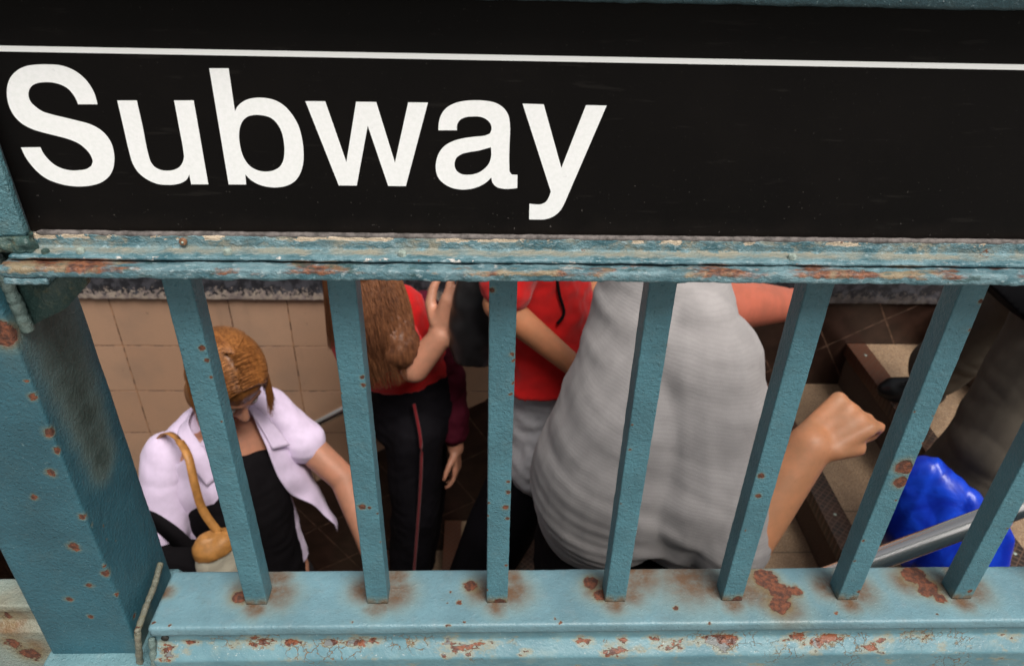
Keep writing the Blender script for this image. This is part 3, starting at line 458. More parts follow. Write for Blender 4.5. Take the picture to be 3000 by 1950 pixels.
# handrails
def tube(pts,r,name,mat,parent=None,seg=20):
    bm=bmesh.new(); rows=[]; P=[Vector(p) for p in pts]
    for i,c in enumerate(P):
        d=(P[min(i+1,len(P)-1)]-P[max(i-1,0)]).normalized(); u=d.cross(Vector((0,0,1))).normalized() if abs(d.z)<.99 else Vector((1,0,0)); v=u.cross(d)
        rows.append([bm.verts.new(c+(u*math.cos(2*math.pi*k/seg)+v*math.sin(2*math.pi*k/seg))*r) for k in range(seg)])
    for i in range(len(rows)-1):
        for k in range(seg): bm.faces.new((rows[i][k],rows[i][(k+1)%seg],rows[i+1][(k+1)%seg],rows[i+1][k]))
    bm.faces.new(rows[0]); bm.faces.new(rows[-1][::-1]); return obj(name,bm,mat,parent)
for lab,y,x0,z0,ws,r in [('polished steel handrail crossing the lower right near the railing',.205,.645,.500,.076,.0182),('dull steel handrail along the far tiled wall','far',-.671,-.364,W,.0185)]:
    yy=W-.08 if y=='far' else y; sl=.6235; h=thing('handrail',lab,'handrail',group='stair handrails')
    X0,X1=-3.2,1.55; f=lambda x:z0+sl*(x-x0)
    tube([(X0+(X1-X0)*i/12,yy,f(X0+(X1-X0)*i/12)) for i in range(13)],r,'rail',M_STEEL,h)
    for x in (-2.2,-.95,1.2) if y!='far' else (-2.2,-1.05,.45):
        bm=bmesh.new(); s=1 if y=='far' else -1
        b=tube([(x,yy,f(x)-r*.8),(x,yy,f(x)-.06),(x,yy+s*.03,f(x)-.075),(x,ws,f(x)-.075)],.006,'bracket',M_STEEL,h,10); bm.free()
# ---------------------------------------------------------------- people kit
def V(*a): return Vector(a)
def revolve(bm,M,prof,seg):
    rows=[[bm.verts.new(M@Vector((r*math.cos(2*math.pi*k/seg),r*math.sin(2*math.pi*k/seg),z))) for k in range(seg)] for r,z in prof]
    for i in range(len(rows)-1):
        for k in range(seg): bm.faces.new((rows[i][k],rows[i][(k+1)%seg],rows[i+1][(k+1)%seg],rows[i+1][k]))
    bm.faces.new(rows[0][::-1]); bm.faces.new(rows[-1])
def cap(bm,a,b,ra,rb,seg=20):
    # a capsule: one closed surface of revolution from a to b
    a=Vector(a);b=Vector(b);d=b-a; L=max(d.length,1e-5)
    R=Matrix.Translation(a)@d.to_track_quat('Z','Y').to_matrix().to_4x4()
    prof=[(ra*math.sin(t),-ra*math.cos(t)) for t in [.06+k*(math.pi/2-.06)/6 for k in range(7)]]+[(rb*math.cos(t),L+rb*math.sin(t)) for t in [k*(math.pi/2-.06)/6 for k in range(7)]]
    revolve(bm,R,prof,seg)
def chain(bm,P,R):
    for i in range(len(P)-1): cap(bm,P[i],P[i+1],R[i],R[i+1])
def ell(bm,c,r,fr=None):
    R=Matrix.Translation(c)@(fr.to_4x4() if fr else Matrix.Identity(4))@Matrix.Diagonal((*r,1))
    revolve(bm,R,[(math.sin(t),-math.cos(t)) for t in [.06+k*(math.pi-.12)/15 for k in range(16)]],24)
def frame(F,U=(0,0,1)):
    # columns: right, forward, up
    F=Vector(F).normalized(); U=Vector(U); X=F.cross(U).normalized(); Z=X.cross(F)
    return Matrix((X,F,Z)).transposed()
def catm(p0,p1,p2,p3,t): return .5*((2*p1)+(p2-p0)*t+(2*p0-5*p1+4*p2-p3)*t*t+(3*p1-p0-3*p2+p3)*t**3)
def rings(bm,L,seg=28,sub=4,power=2.3):
    # L: list of (centre, half width, half depth, heading in degrees of the wide axis)
    ext=[L[0]]+list(L)+[L[-1]]; S=[]
    for i in range(1,len(ext)-2):
        for k in range(sub):
            t=k/sub; q=[]
            for j in range(4):
                a=[ext[i-1],ext[i],ext[i+1],ext[i+2]]
                if j==0: q.append(catm(*[Vector(x[0]) for x in a],t))
                else: q.append(catm(*[x[j] for x in a],t))
            S.append(q)
    S.append([Vector(L[-1][0]),*L[-1][1:]]); rows=[]
    for n,(c,rx,ry,h) in enumerate(S):
        ax=S[min(n+1,len(S)-1)][0]-S[max(n-1,0)][0]; ax=ax.normalized()
        h=math.radians(h); wd=V(math.cos(h),math.sin(h),0); wd=(wd-ax*wd.dot(ax)).normalized(); dp=ax.cross(wd)
        row=[]
        for k in range(seg):
            a=2*math.pi*k/seg; ca,sa=math.cos(a),math.sin(a)
            ca=math.copysign(abs(ca)**(2/power),ca); sa=math.copysign(abs(sa)**(2/power),sa)
            row.append(bm.verts.new(c+wd*rx*ca+dp*ry*sa))
        rows.append(row)
    for i in range(len(rows)-1):
        for k in range(seg): bm.faces.new((rows[i][k],rows[i][(k+1)%seg],rows[i+1][(k+1)%seg],rows[i+1][k]))
    bm.faces.new(rows[0][::-1]); bm.faces.new(rows[-1])
def skinup(name,bm,mat,parent=None,voxel=.008,it=4,fold=None,cut=None):
    bmesh.ops.recalc_face_normals(bm,faces=bm.faces)
    me=bpy.data.meshes.new('tmp'); bm.to_mesh(me); bm.free(); o=bpy.data.objects.new('tmp',me); link(o)
    m=o.modifiers.new('r','REMESH'); m.mode='VOXEL'; m.voxel_size=voxel; m.use_smooth_shade=True
    s=o.modifiers.new('s','SMOOTH'); s.factor=.5; s.iterations=it
    dg=bpy.context.evaluated_depsgraph_get(); new=bpy.data.meshes.new_from_object(o.evaluated_get(dg)); bpy.data.objects.remove(o)
    if fold:
        cs=[v.co+v.normal*fold(v.co) for v in new.vertices]
        for v,c in zip(new.vertices,cs): v.co=c
    new.name=name; new.materials.clear(); new.materials.append(mat)
    new.polygons.foreach_set('use_smooth',[True]*len(new.polygons)); new.update()
    return link(bpy.data.objects.new(name,new),parent)
def cloth(name,G,mat,parent=None,up=6,th=.002,wave=.003,ws=14):
    # a sheet through a grid of points, subdivided, waved and given thickness
    m,n=len(G),len(G[0]); G=[[Vector(p) for p in r] for r in G]
    def row(r):
        e=[r[0]]+r+[r[-1]]; o=[]
        for i in range(1,len(e)-2):
            for k in range(up): o.append(catm(e[i-1],e[i],e[i+1],e[i+2],k/up))
        o.append(r[-1]); return o
    A=[row(r) for r in G]; T=[row([A[i][j] for i in range(m)]) for j in range(len(A[0]))]
    bm=bmesh.new(); vs=[[bm.verts.new(p) for p in c] for c in T]
    for i in range(len(vs)-1):
        for j in range(len(vs[0])-1): bm.faces.new((vs[i][j],vs[i+1][j],vs[i+1][j+1],vs[i][j+1]))
    bm.normal_update()
    for v in bm.verts: v.co=v.co+v.normal*wave*nz(v.co,ws,3)
    bmesh.ops.solidify(bm,geom=bm.faces[:],thickness=th)
    return obj(name,bm,mat,parent)
def hand(bm,w,d,n,size=1.,curl=.5,side=1,spread=.16):
    # w wrist, d direction of the fingers, n normal of the back of the hand
    d=Vector(d).normalized(); n=Vector(n); n=(n-d*n.dot(d)).normalized(); x=d.cross(n)*side; s=size
    w=Vector(w)
    for t in(-1,-.35,.35,1): cap(bm,w+x*.018*t*s,w+d*.082*s+x*.030*t*s,.0145*s,.0125*s,12)
    for i,(t,l) in enumerate([(-1,.066),(-.36,.078),(.3,.074),(.95,.056)]):
        p=w+d*.085*s+x*.030*t*s; a=0; dd=(d+x*t*spread).normalized(); L=[p]; c=curl*(1+.12*i)
        for q in (.45,.32,.26):
            a+=c*(.9 if q==.45 else 1.1); v=dd*math.cos(a)-n*math.sin(a); L.append(L[-1]+v*l*s*q)
        chain(bm,L,[.0098*s,.0090*s,.0082*s,.0068*s])
    p=w+d*.02*s-x*.024*s; K=1 if curl>1 else 0; q=p+(d*(.55+.3*K)-x*(.75-.4*K)-n*(.25+.2*K)).normalized()*.042*s; r=q+(d*(.85-.3*K)-x*(.4-.9*K)-n*(.35+.3*K)).normalized()*.032*s; u=r+(d*(.95-.6*K)-x*(.1-.9*K)-n*(.35+.1*K)).normalized()*.026*s
    chain(bm,[p,q,r,u],[.016*s,.0125*s,.0105*s,.008*s])
def head(bm,C,F,U=(0,0,1),s=1.):
    C=Vector(C); fr=frame(F,U); X,Y,Z=[Vector(fr.col[i]) for i in range(3)]
    P=lambda x,y,z:C+(X*x+Y*y+Z*z)*s
    ell(bm,P(0,-.012,.03),(.074*s,.094*s,.084*s),fr); ell(bm,P(0,.022,-.03),(.060*s,.066*s,.078*s),fr)
    ell(bm,P(0,.058,-.088),(.024*s,.022*s,.020*s),fr); cap(bm,P(-.045,.0,-.062),P(-.012,.058,-.088),.022*s,.018*s); cap(bm,P(.045,.0,-.062),P(.012,.058,-.088),.022*s,.018*s)
    cap(bm,P(0,.082,.008),P(0,.104,-.030),.008*s,.0125*s); cap(bm,P(-.011,.094,-.034),P(.011,.094,-.034),.008*s,.008*s)
    for q in(-1,1):
        ell(bm,P(q*.076,-.008,-.012),(.009*s,.018*s,.029*s),fr); ell(bm,P(q*.036,.062,-.022),(.022*s,.020*s,.018*s),fr)
        cap(bm,P(q*.012,.080,.022),P(q*.048,.066,.024),.009*s,.008*s)
    cap(bm,P(-.020,.078,-.056),P(.020,.078,-.056),.008*s,.008*s); cap(bm,P(-.016,.076,-.066),P(.016,.076,-.066),.0085*s,.0085*s)
    return P,fr
def face_parts(P,fr,parent,s=1.):
    for q in(-1,1):
        bm=bmesh.new(); ell(bm,P(q*.031,.073,.002),(.0125*s,.0105*s,.0085*s),fr); e=obj('eye',bm,plain('eye_white',(.6,.57,.55),.2) if 'eye_white' not in bpy.data.materials else bpy.data.materials['eye_white'],parent)
        bm=bmesh.new(); ell(bm,P(q*.031,.0805,.001),(.0055*s,.0035*s,.0055*s),fr); obj('iris',bm,bpy.data.materials.get('iris_brown') or plain('iris_brown',(.04,.02,.012),.2),e)
        bm=bmesh.new(); cap(bm,P(q*.015,.084,.024),P(q*.046,.072,.026),.0035*s,.0025*s,8); obj('eyebrow',bm,bpy.data.materials.get('brow_brown') or plain('brow_brown',(.08,.04,.02),.8),parent)
    bm=bmesh.new(); cap(bm,P(-.018,.0845,-.0565),P(.018,.0845,-.0565),.0045*s,.0045*s,8); cap(bm,P(-.014,.083,-.065),P(.014,.083,-.065),.005*s,.005*s,8); obj('mouth',bm,bpy.data.materials.get('lip_red') or plain('lip_red',(.30,.09,.07),.4),parent)
def strands(name,n,root,path,r,mat,parent,seed=1,seg=9):
    # many fine tapering locks; path(u,v,t) gives the lock's course
    rnd=random.Random(seed); bm=bmesh.new()
    for i in range(n):
        P=path(rnd,[k/seg for k in range(seg+1)]); rows=[]
        for k,c in enumerate(P):
            d=(P[min(k+1,seg)]-P[max(k-1,0)]).normalized(); u=d.orthogonal().normalized(); v=d.cross(u); rr=r*(1.05-.8*(k/seg)**2)
            rows.append([bm.verts.new(c+(u*math.cos(a)+v*math.sin(a))*rr) for a in (0,2.1,4.2)])
        for k in range(seg):
            for a in range(3): bm.faces.new((rows[k][a],rows[k][(a+1)%3],rows[k+1][(a+1)%3],rows[k+1][a]))
    return obj(name,bm,mat,parent,recalc=False)
def skinmat(name,col):
    m=NT(name,.48); c=m.mix(m.mr(m.noise(22,4,.6),.3,.7),tuple(x*.88 for x in col),(min(1,col[0]*1.12),col[1]*1.04,col[2]*1.02))
    c=m.mix(m.math('MULTIPLY',m.mr(m.noise(150,3,.6),.62,.72),.35),c,(col[0]*.7,col[1]*.5,col[2]*.45))
    m.b.inputs['Subsurface Weight'].default_value=.12; m.b.inputs['Subsurface Radius'].default_value=(.01,.004,.002); m.b.inputs['Subsurface Scale'].default_value=.5
    m.bump(m.noise(500,3,.6),.15,.0006); return m.out(c)
def fabric(name,col,rough=.85,var=.12,weave=900,stripes=None,rib=0):
    m=NT(name,rough,0,.25); c=m.mix(m.mr(m.noise(12,4,.6),.3,.7),tuple(x*(1-var) for x in col),tuple(min(1,x*(1+var)) for x in col))
    c=m.mix(m.math('MULTIPLY',m.mr(m.noise(weave,2,.5),.35,.65),.25),c,tuple(x*.7 for x in col))
    X=m.xyz(); h=m.noise(weave*.6,3,.6)
    if stripes:
        per,depth,scol=stripes; zz=m.math('MULTIPLY_ADD',m.noise(9,3,.5),.03,X[2]); zz=m.math('MULTIPLY_ADD',X[0],.10,zz)
        s=m.math('SINE',m.math('MULTIPLY',zz,2*math.pi/per)); k=m.mr(s,-.2,.8); c=m.mix(m.math('MULTIPLY',k,depth),c,scol); h=m.math('ADD',h,m.math('MULTIPLY',k,-rib))
    m.b.inputs['Sheen Weight'].default_value=.12 if max(col)>.1 else 0; m.b.inputs['Specular IOR Level'].default_value=.25 if max(col)>.1 else .08
    m.bump(h,.35,.0012); return m.out(c)
def hairmat(name,a,b,long=False):
    m=NT(name,.40,0,.35); n=m.noise(150,3,.6,vec=m.vm('MULTIPLY',m.co,(1,1,.09 if long else .35))); k=m.noise(11,2,.5)
    c=m.mix(m.math('MULTIPLY_ADD',m.mr(n,.3,.7),.6,m.math('MULTIPLY',m.mr(k,.3,.7),.4)),a,b)
    if long: m.bump(n,.6,.004)
    return m.out(c)
SK_A=skinmat('warm_skin',(.46,.22,.14)); SK_B=skinmat('tanned_skin',(.42,.18,.09)); SK_C=skinmat('reddened_skin',(.42,.12,.075)); SK_D=skinmat('light_tan_skin',(.50,.235,.12))
def stair_z(x): return SZ-RISE*math.ceil((SX-x)/RUN)
def shoe(name,heel,toe,mat,parent,w=.042,h=.07):
    bm=bmesh.new(); a=Vector(heel);b=Vector(toe); 
    cap(bm,a+V(0,0,.03),b+V(0,0,.022),w*.8,w*.62); cap(bm,a+V(0,0,h*.7),a.lerp(b,.35)+V(0,0,h*.6),w*.75,w*.6); cap(bm,a.lerp(b,.5)+V(0,0,.028),b.lerp(a,.15)+V(0,0,.025),w,w*.9)
    zf=min(a.z,b.z)
    o=skinup(name,bm,mat,parent,.006,3)
    for v in o.data.vertices: v.co.z=max(v.co.z,zf+.001)
    return o
# ================================================================ woman in the lavender shirt
p1=thing('person','auburn haired woman in an open lavender shirt over a black top climbing the stairs','person')
FW=V(.67,-.74,0); LR=V(.74,.67,0)        # facing, her left
neck=V(-.745,1.035,.13); HC=V(-.672,.985,.285); HF=V(.60,-.60,-.72)
shR=V(-.862,.945,.06); shL=V(-.640,1.135,.075)
elL=V(-.420,1.045,-.120); wrL=V(-.325,.90,-.31); elR=V(-.885,.80,-.18); wrR=V(-.72,.66,-.23)
bm=bmesh.new(); P,fr=head(bm,HC,HF)
cap(bm,HC+V(-.03,.02,-.06),neck+V(0,0,-.02),.050,.056)
rings(bm,[((-.70,.93,-.46),.155,.105,42),((-.705,.94,-.30),.135,.095,42),((-.73,.98,-.12),.145,.10,42),((-.75,1.02,.03),.165,.09,42),((-.75,1.035,.10),.10,.065,42)])
chain(bm,[shL,elL,wrL],[.052,.041,.030]); chain(bm,[shR,elR,wrR],[.052,.041,.030])
hand(bm,wrL,V(.15,-.45,-.9),V(.9,0,.1),.95,.35,1); hand(bm,wrR,V(.7,-.3,-.6),V(0,-.4,.9),.95,.6,-1)
for s,f,k in((1,(-.53,.93),.04),(-1,(-.80,.80),-.05)):
    hip=V(-.70,.93,-.46)+LR*.085*s; kn=V(-.66+k,.90,-.82)+LR*.09*s; an=V(f[0],f[1],stair_z(f[0])+.09)
    chain(bm,[hip,kn,an],[.085,.058,.040])
b1=skinup('body',bm,SK_A,p1,.0065,3)
face_parts(P,fr,p1)
M_BLACKTOP=fabric('black_cotton',(.006,.005,.006)); M_LAV=fabric('lavender_shirt',(.66,.545,.72),.8)
fold1=lambda c:.006*nz((c[0]*1.5,c[1]*1.5,c[2]*.8),12)+.0012*nz(c,40)+.005*abs(nz((c.x*.5+c.z*1.1,c.y*.6,c.z*1.6),17,5))
# black top: the front of the torso
bm=bmesh.new(); o=FW*.030
rings(bm,[(V(-.70,.93,-.50)+o*.9,.150,.100,42),(V(-.705,.94,-.30)+o*.9,.138,.098,42),(V(-.73,.98,-.12)+o*1.3,.143,.105,42),(V(-.75,1.02,-.01)+o*1.2,.13,.088,42),(V(-.75,1.03,.035)+o,.09,.06,42)])
skinup('top',bm,M_BLACKTOP,p1,.008,4,fold1)
# lavender shirt: back, shoulders and sleeves
bm=bmesh.new(); o=-FW*.030
rings(bm,[(V(-.70,.93,-.42)+o,.185,.125,42),(V(-.705,.94,-.28)+o,.170,.115,42),(V(-.73,.98,-.12)+o,.170,.110,42),(V(-.75,1.02,.02)+o,.178,.092,42),(V(-.75,1.03,.085)+o,.125,.066,42),(V(-.748,1.035,.125)+o*.6,.070,.055,42)])
chain(bm,[shL+V(0,0,.005),shL.lerp(elL,.46)],[.060,.066]); chain(bm,[shR+V(0,0,.005),shR.lerp(elR,.70)],[.064,.072])
skinup('shirt',bm,M_LAV,p1,.0075,3,lambda c:fold1(c)*.9)
# open fronts of the shirt: her left one flies out to a point, her right one hangs down
def off(s,f,z): return V(-.745,1.02,0)+LR*s+FW*f+V(0,0,z)
cloth('shirt_front',[[off(.085,.055,.125),off(.13,.05,.10),off(.18,.02,.06)],[off(.085,.125,.01),off(.145,.11,.0),off(.20,.05,-.02)],[off(.10,.150,-.10),off(.165,.13,-.10),off(.215,.05,-.11)],[off(.17,.17,-.20),off(.205,.145,-.20),off(.225,.07,-.19)],[off(.215,.20,-.315),off(.222,.19,-.312),off(.228,.14,-.28)]],M_LAV,p1,wave=.012,ws=18)
cloth('shirt_front',[[off(-.06,.055,.125),off(-.10,.06,.10),off(-.16,.03,.06)],[off(-.03,.135,.0),off(-.10,.125,.0),off(-.18,.06,-.02)],[off(-.03,.155,-.14),off(-.09,.15,-.14),off(-.17,.09,-.15)],[off(-.005,.165,-.28),off(-.07,.165,-.28),off(-.16,.10,-.28)],[off(.02,.175,-.42),off(-.05,.18,-.42),off(-.15,.12,-.42)]],M_LAV,p1,wave=.012,ws=18)
cloth('collar',[[off(.03,-.05,.150),off(.075,.0,.150),off(.088,.075,.115),off(.095,.12,.04)],[off(.04,-.07,.125),off(.105,-.01,.125),off(.125,.075,.100),off(.145,.125,.03)]],M_LAV,p1,wave=.004)
cloth('collar',[[off(-.03,-.05,.150),off(-.070,.0,.150),off(-.07,.075,.115),off(-.055,.12,.04)],[off(-.04,-.07,.125),off(-.10,-.01,.125),off(-.115,.075,.100),off(-.10,.125,.03)]],M_LAV,p1,wave=.004)
# trousers
bm=bmesh.new()
rings(bm,[((-.70,.93,-.56),.155,.12,42),((-.70,.93,-.42),.158,.112,42)])
for s,f,k in((1,(-.53,.93),.04),(-1,(-.80,.80),-.05)):
    hip=V(-.70,.93,-.50)+LR*.085*s; kn=V(-.66+k,.90,-.82)+LR*.09*s; an=V(f[0],f[1],stair_z(f[0])+.10)
    chain(bm,[hip,kn,an],[.095,.072,.066])
skinup('trousers',bm,fabric('dark_trousers',(.02,.018,.02)),p1,.010,3,fold1)
for f in((-.53,.93),(-.80,.80)): z=stair_z(f[0]); shoe('shoe',(f[0]-.02,f[1]+.03,z),(f[0]+.11,f[1]-.09,z),M_BLACKTOP,p1)
# hair: a chin length bob, cap plus locks
M_AUB=hairmat('auburn_hair',(.12,.040,.012),(.36,.145,.040))
X_,Y_,Z_=[Vector(fr.col[i]) for i in range(3)]
bm=bmesh.new(); ell(bm,P(0,-.020,.036),(.086,.102,.092),fr); ell(bm,P(0,-.055,-.045),(.078,.060,.082),fr)
for q in(-1,1): ell(bm,P(q*.074,-.010,-.035),(.022,.045,.078),fr)
ell(bm,P(0,.042,.058),(.060,.036,.040),fr)
hc=skinup('hair',bm,M_AUB,p1,.006,3,lambda c:.002*nz((c.x*3,c.y*3,c.z*.6),30))
def comb(rnd,T,drop,wx=.092,wz=.102,wy=.108,part=.018):
    # locks leave a side parting and fall over the sides and the back of the head
    out=[]; s=rnd.choice((-1,1)); q=rnd.uniform(1.0,1.08); l=rnd.uniform(.75,1.2)*drop; back=rnd.random()<.34
    y0=rnd.uniform(-.085,.085); ph0=rnd.uniform(0,1.1); dy=rnd.uniform(-.035,.0); a=rnd.uniform(-1.,1.); wv=rnd.uniform(-.006,.006)
    tot=(1.57-ph0)+l/.095
    for t in T:
        u=t*tot; ph=ph0+u
        if back:
            e=max(0,ph-1.5); ph=min(ph,1.5); p=Vector((math.sin(a)*math.sin(ph)*wx*q,-.020-math.cos(a)*math.sin(ph)*wy*q,.036+math.cos(ph)*wz*q))
        else:
            y=y0+dy*t; k=math.sqrt(max(.05,1-(y/.112)**2)); e=max(0,ph-1.5); ph=min(ph,1.5)
            p=Vector((part+s*math.sin(ph)*wx*q*k-part*math.sin(ph),-.020+y,.036+math.cos(ph)*wz*q*k))
        w=P(*p)+V(0,0,-e*.095)
        if e: w+=(w-P(0,-.02,w.z*0)).normalized()*(-.10*e*e*.02)+V(wv*e,wv*e,0)
        out.append(w)
    return out
strands('hair_lock',5200,None,lambda r,T:comb(r,T,.095),.00115,M_AUB,hc,3,13)
def strap(pts,w,name,mat,parent,up=(0,0,1),th=.003):
    P=[Vector(p) for p in pts]; e=[P[0]]+P+[P[-1]]; C=[]
    for i in range(1,len(e)-2):
        for k in range(6): C.append(catm(e[i-1],e[i],e[i+1],e[i+2],k/6))
    C.append(P[-1]); bm=bmesh.new(); rows=[]; up=Vector(up)
    for i,c in enumerate(C):
        d=(C[min(i+1,len(C)-1)]-C[max(i-1,0)]).normalized(); s=d.cross(up).normalized()*w/2; n=s.cross(d).normalized()*th/2
        rows.append([bm.verts.new(c+s+n),bm.verts.new(c-s+n),bm.verts.new(c-s-n),bm.verts.new(c+s-n)])
    for i in range(len(rows)-1):
        for k in range(4): bm.faces.new((rows[i][k],rows[i][(k+1)%4],rows[i+1][(k+1)%4],rows[i+1][k]))
    bm.faces.new(rows[0]); bm.faces.new(rows[-1][::-1]); return obj(name,bm,mat,parent)
M_TAN=plain('tan_leather',(.42,.19,.05),.5,var=.2,scale=60,bump=.3); M_CREAM=fabric('cream_canvas',(.50,.46,.36))
bag=thing('shoulder_bag','tan and cream bag hanging by a tan strap beside the lavender shirt','bag')
BC=V(-.722,.770,-.085)
strap([BC+V(.03,.0,.035),(-.725,.785,.02),(-.735,.80,.10),(-.750,.835,.158),(-.790,.885,.172),(-.840,.930,.155),(-.885,.955,.10)],.021,'strap',M_TAN,bag,up=FW)
bm=bmesh.new(); rings(bm,[(BC+V(.015,-.01,-.17),.055,.038,42),(BC+V(.015,-.01,-.10),.062,.044,42),(BC+V(.015,-.01,.0),.052,.034,42),(BC+V(.015,-.01,.025),.040,.022,42)]); skinup('pouch',bm,M_CREAM,bag,.005,2,lambda c:.004*nz(c,24)+.002*abs(nz((c.x,c.y,c.z*.4),45)))
bm=bmesh.new(); rings(bm,[(BC+V(.015,-.01,-.012),.058,.041,42),(BC+V(.015,-.01,.012),.056,.038,42),(BC+V(.015,-.01,.030),.044,.026,42),(BC+V(.018,-.01,.044),.022,.014,42)]); skinup('flap',bm,M_TAN,bag,.004,2,lambda c:.0025*nz(c,40))
bag2=thing('handbag','black bag hanging at the elbow of the woman in lavender','bag')
B2=V(-.825,.775,-.16)
bm=bmesh.new(); cap(bm,B2+V(-.07,0,0),B2+V(.05,0,0),.055,.055); cap(bm,B2+V(-.08,0,-.12),B2+V(.06,0,-.12),.06,.06); skinup('pouch',bm,M_BLACKTOP,bag2,.008,3,fold1)
strap([B2+V(-.06,-.0,.03),(-.885,.80,-.09),(-.905,.82,-.04),(-.87,.80,-.03),(-.82,.78,-.06),B2+V(.04,0,.04)],.055,'strap',M_BLACKTOP,bag2,up=(0,1,0),th=.006)
# ================================================================ girl in the red top and dark trousers
p2=thing('person','girl in a red top and black trousers with a thin red side stripe, hand raised','person')
M_RED=fabric('scarlet_cotton',(.52,.006,.006)); M_TRACK=fabric('black_track_trousers',(.007,.006,.008)); M_PIPE=fabric('red_piping',(.16,.006,.010)); M_MAROON=fabric('dark_maroon_jersey',(.075,.008,.018))
hip=V(-.225,1.33,.0); chest=V(-.30,1.27,.23); nk=V(-.33,1.26,.36); hc=V(-.345,1.22,.47)
el=V(-.200,1.13,.225); wr=V(-.120,1.13,.335); el2=V(-.115,1.34,.03); wr2=V(-.095,1.27,-.20)
bm=bmesh.new(); P,fr=head(bm,hc,V(-.15,.75,-.5))
cap(bm,hc+V(0,.02,-.05),nk+V(0,0,-.03),.045,.052)
rings(bm,[(hip+V(0,0,-.05),.135,.095,20),(hip+V(-.01,0,.08),.115,.085,25),(chest,.135,.09,30),(nk+V(0,0,-.03),.08,.06,30)])
chain(bm,[chest+V(.06,-.10,.07),el,wr],[.047,.043,.033]); hand(bm,wr,V(.45,.0,.9),V(-.35,-.9,.15),1.3,.2,1,.34)
chain(bm,[chest+V(.10,.09,.05),el2,wr2],[.045,.037,.028]); hand(bm,wr2,V(.05,-.35,-.9),V(.9,-.2,.0),.9,.3,-1)
fL=(-.27,1.46); fR=(-.30,1.24); kL=V(-.215,1.37,-.46); kR=V(-.235,1.22,-.44)
for s,kn,f in((.07,kL,fL),(-.07,kR,fR)):
    chain(bm,[hip+V(0,s,-.08),kn,V(f[0],f[1],stair_z(f[0])+.09)],[.08,.055,.038])
skinup('body',bm,SK_A,p2,.0065,3); face_parts(P,fr,p2)
bm=bmesh.new()
rings(bm,[(hip+V(-.015,0,.075),.143,.110,22),(hip+V(-.02,-.01,.12),.135,.105,25),(chest,.155,.108,30),(chest+V(-.01,0,.08),.14,.085,30),(nk+V(0,0,-.02),.07,.06,30)])
A=chest+V(.06,-.10,.07); chain(bm,[A,A.lerp(el,.52)],[.056,.056]);
skinup('top',bm,M_RED,p2,.0075,3,lambda c:.006*nz(c,18)+.003*nz(c,45))
bm=bmesh.new(); A=chest+V(.10,.09,.05); chain(bm,[A,el2,el2.lerp(wr2,.75)],[.060,.058,.052]); skinup('sleeve',bm,M_MAROON,p2,.0075,3,lambda c:.009*nz(c,20)+.004*nz(c,50))
bm=bmesh.new(); rings(bm,[(hip+V(0,0,-.14),.155,.125,20),(hip+V(0,0,-.02),.150,.115,20),(hip+V(-.005,0,.05),.140,.108,22),(hip+V(-.01,0,.09),.136,.102,22)])
for s,kn,f in((.07,kL,fL),(-.07,kR,fR)):
    chain(bm,[hip+V(0,s,-.10),kn,V(f[0],f[1],stair_z(f[0])+.13)],[.100,.082,.070])
tr2=skinup('trousers',bm,M_TRACK,p2,.009,3,lambda c:.008*nz((c.x,c.y,c.z*.5),16)+.003*nz(c,40))
def zpipe(pts,r,name,mat,parent): 
    e=[Vector(p) for p in pts]; e=[e[0]]+e+[e[-1]]; C=[]
    for i in range(1,len(e)-2):
        for k in range(6): C.append(catm(e[i-1],e[i],e[i+1],e[i+2],k/6))
    return tube(C,r,name,mat,parent,8)
zpipe([(-.215,1.195,.045),(-.195,1.145,-.06),(-.200,1.135,-.20),(-.222,1.137,-.44),(-.25,1.148,-.72)],.0050,'piping',M_PIPE,tr2)
for f in(fL,fR): z=stair_z(f[0]); shoe('shoe',(f[0]-.06,f[1],z),(f[0]+.10,f[1]-.03,z),plain('white_trainer',(.35,.32,.32),.6),p2,.038)
M_BRN=hairmat('long_brown_hair',(.055,.020,.010),(.20,.080,.035),True)
bm=bmesh.new(); ell(bm,P(0,-.018,.036),(.086,.104,.094),fr); cap(bm,hc+V(.0,.0,-.02),V(-.315,1.155,.26),.082,.07); cap(bm,hc+V(.03,-.02,-.02),V(-.245,1.13,.30),.078,.066)
h2=skinup('hair',bm,M_BRN,p2,.007,3,lambda c:.005*nz((c.x*3,c.y*3,c.z*.25),30)+.003*nz((c.x*3,c.y*3,c.z*.2),80))
strands('hair_lock',3600,None,lambda r,T:comb(r,T,.24),.0013,M_BRN,h2,5,14)
def tress(rnd,T):
    # long locks hanging over the shoulder, each ending at its own length
    A=hc+V(.01,.0,.02); B=V(-.28,1.145,.275); ax=(B-A).normalized(); u=ax.orthogonal().normalized(); v=ax.cross(u)
    th=rnd.uniform(0,6.283); L=rnd.uniform(.75,1.32); w0=rnd.uniform(.96,1.12); ph=rnd.uniform(0,6.28); out=[]
    for t in T:
        s=t*L; r=(.078+.012*math.sin(min(s,1)*3))*w0*(1-.55*max(0,s-.85)**1.0)
        th2=th+.10*math.sin(3*t+ph); out.append(A+(B-A)*s+(u*math.cos(th2)+v*math.sin(th2))*r+V(0,0,-.05*max(0,s-.8)))
    return out
strands('hair_lock',2600,None,tress,.0015,M_BRN,h2,9,12)
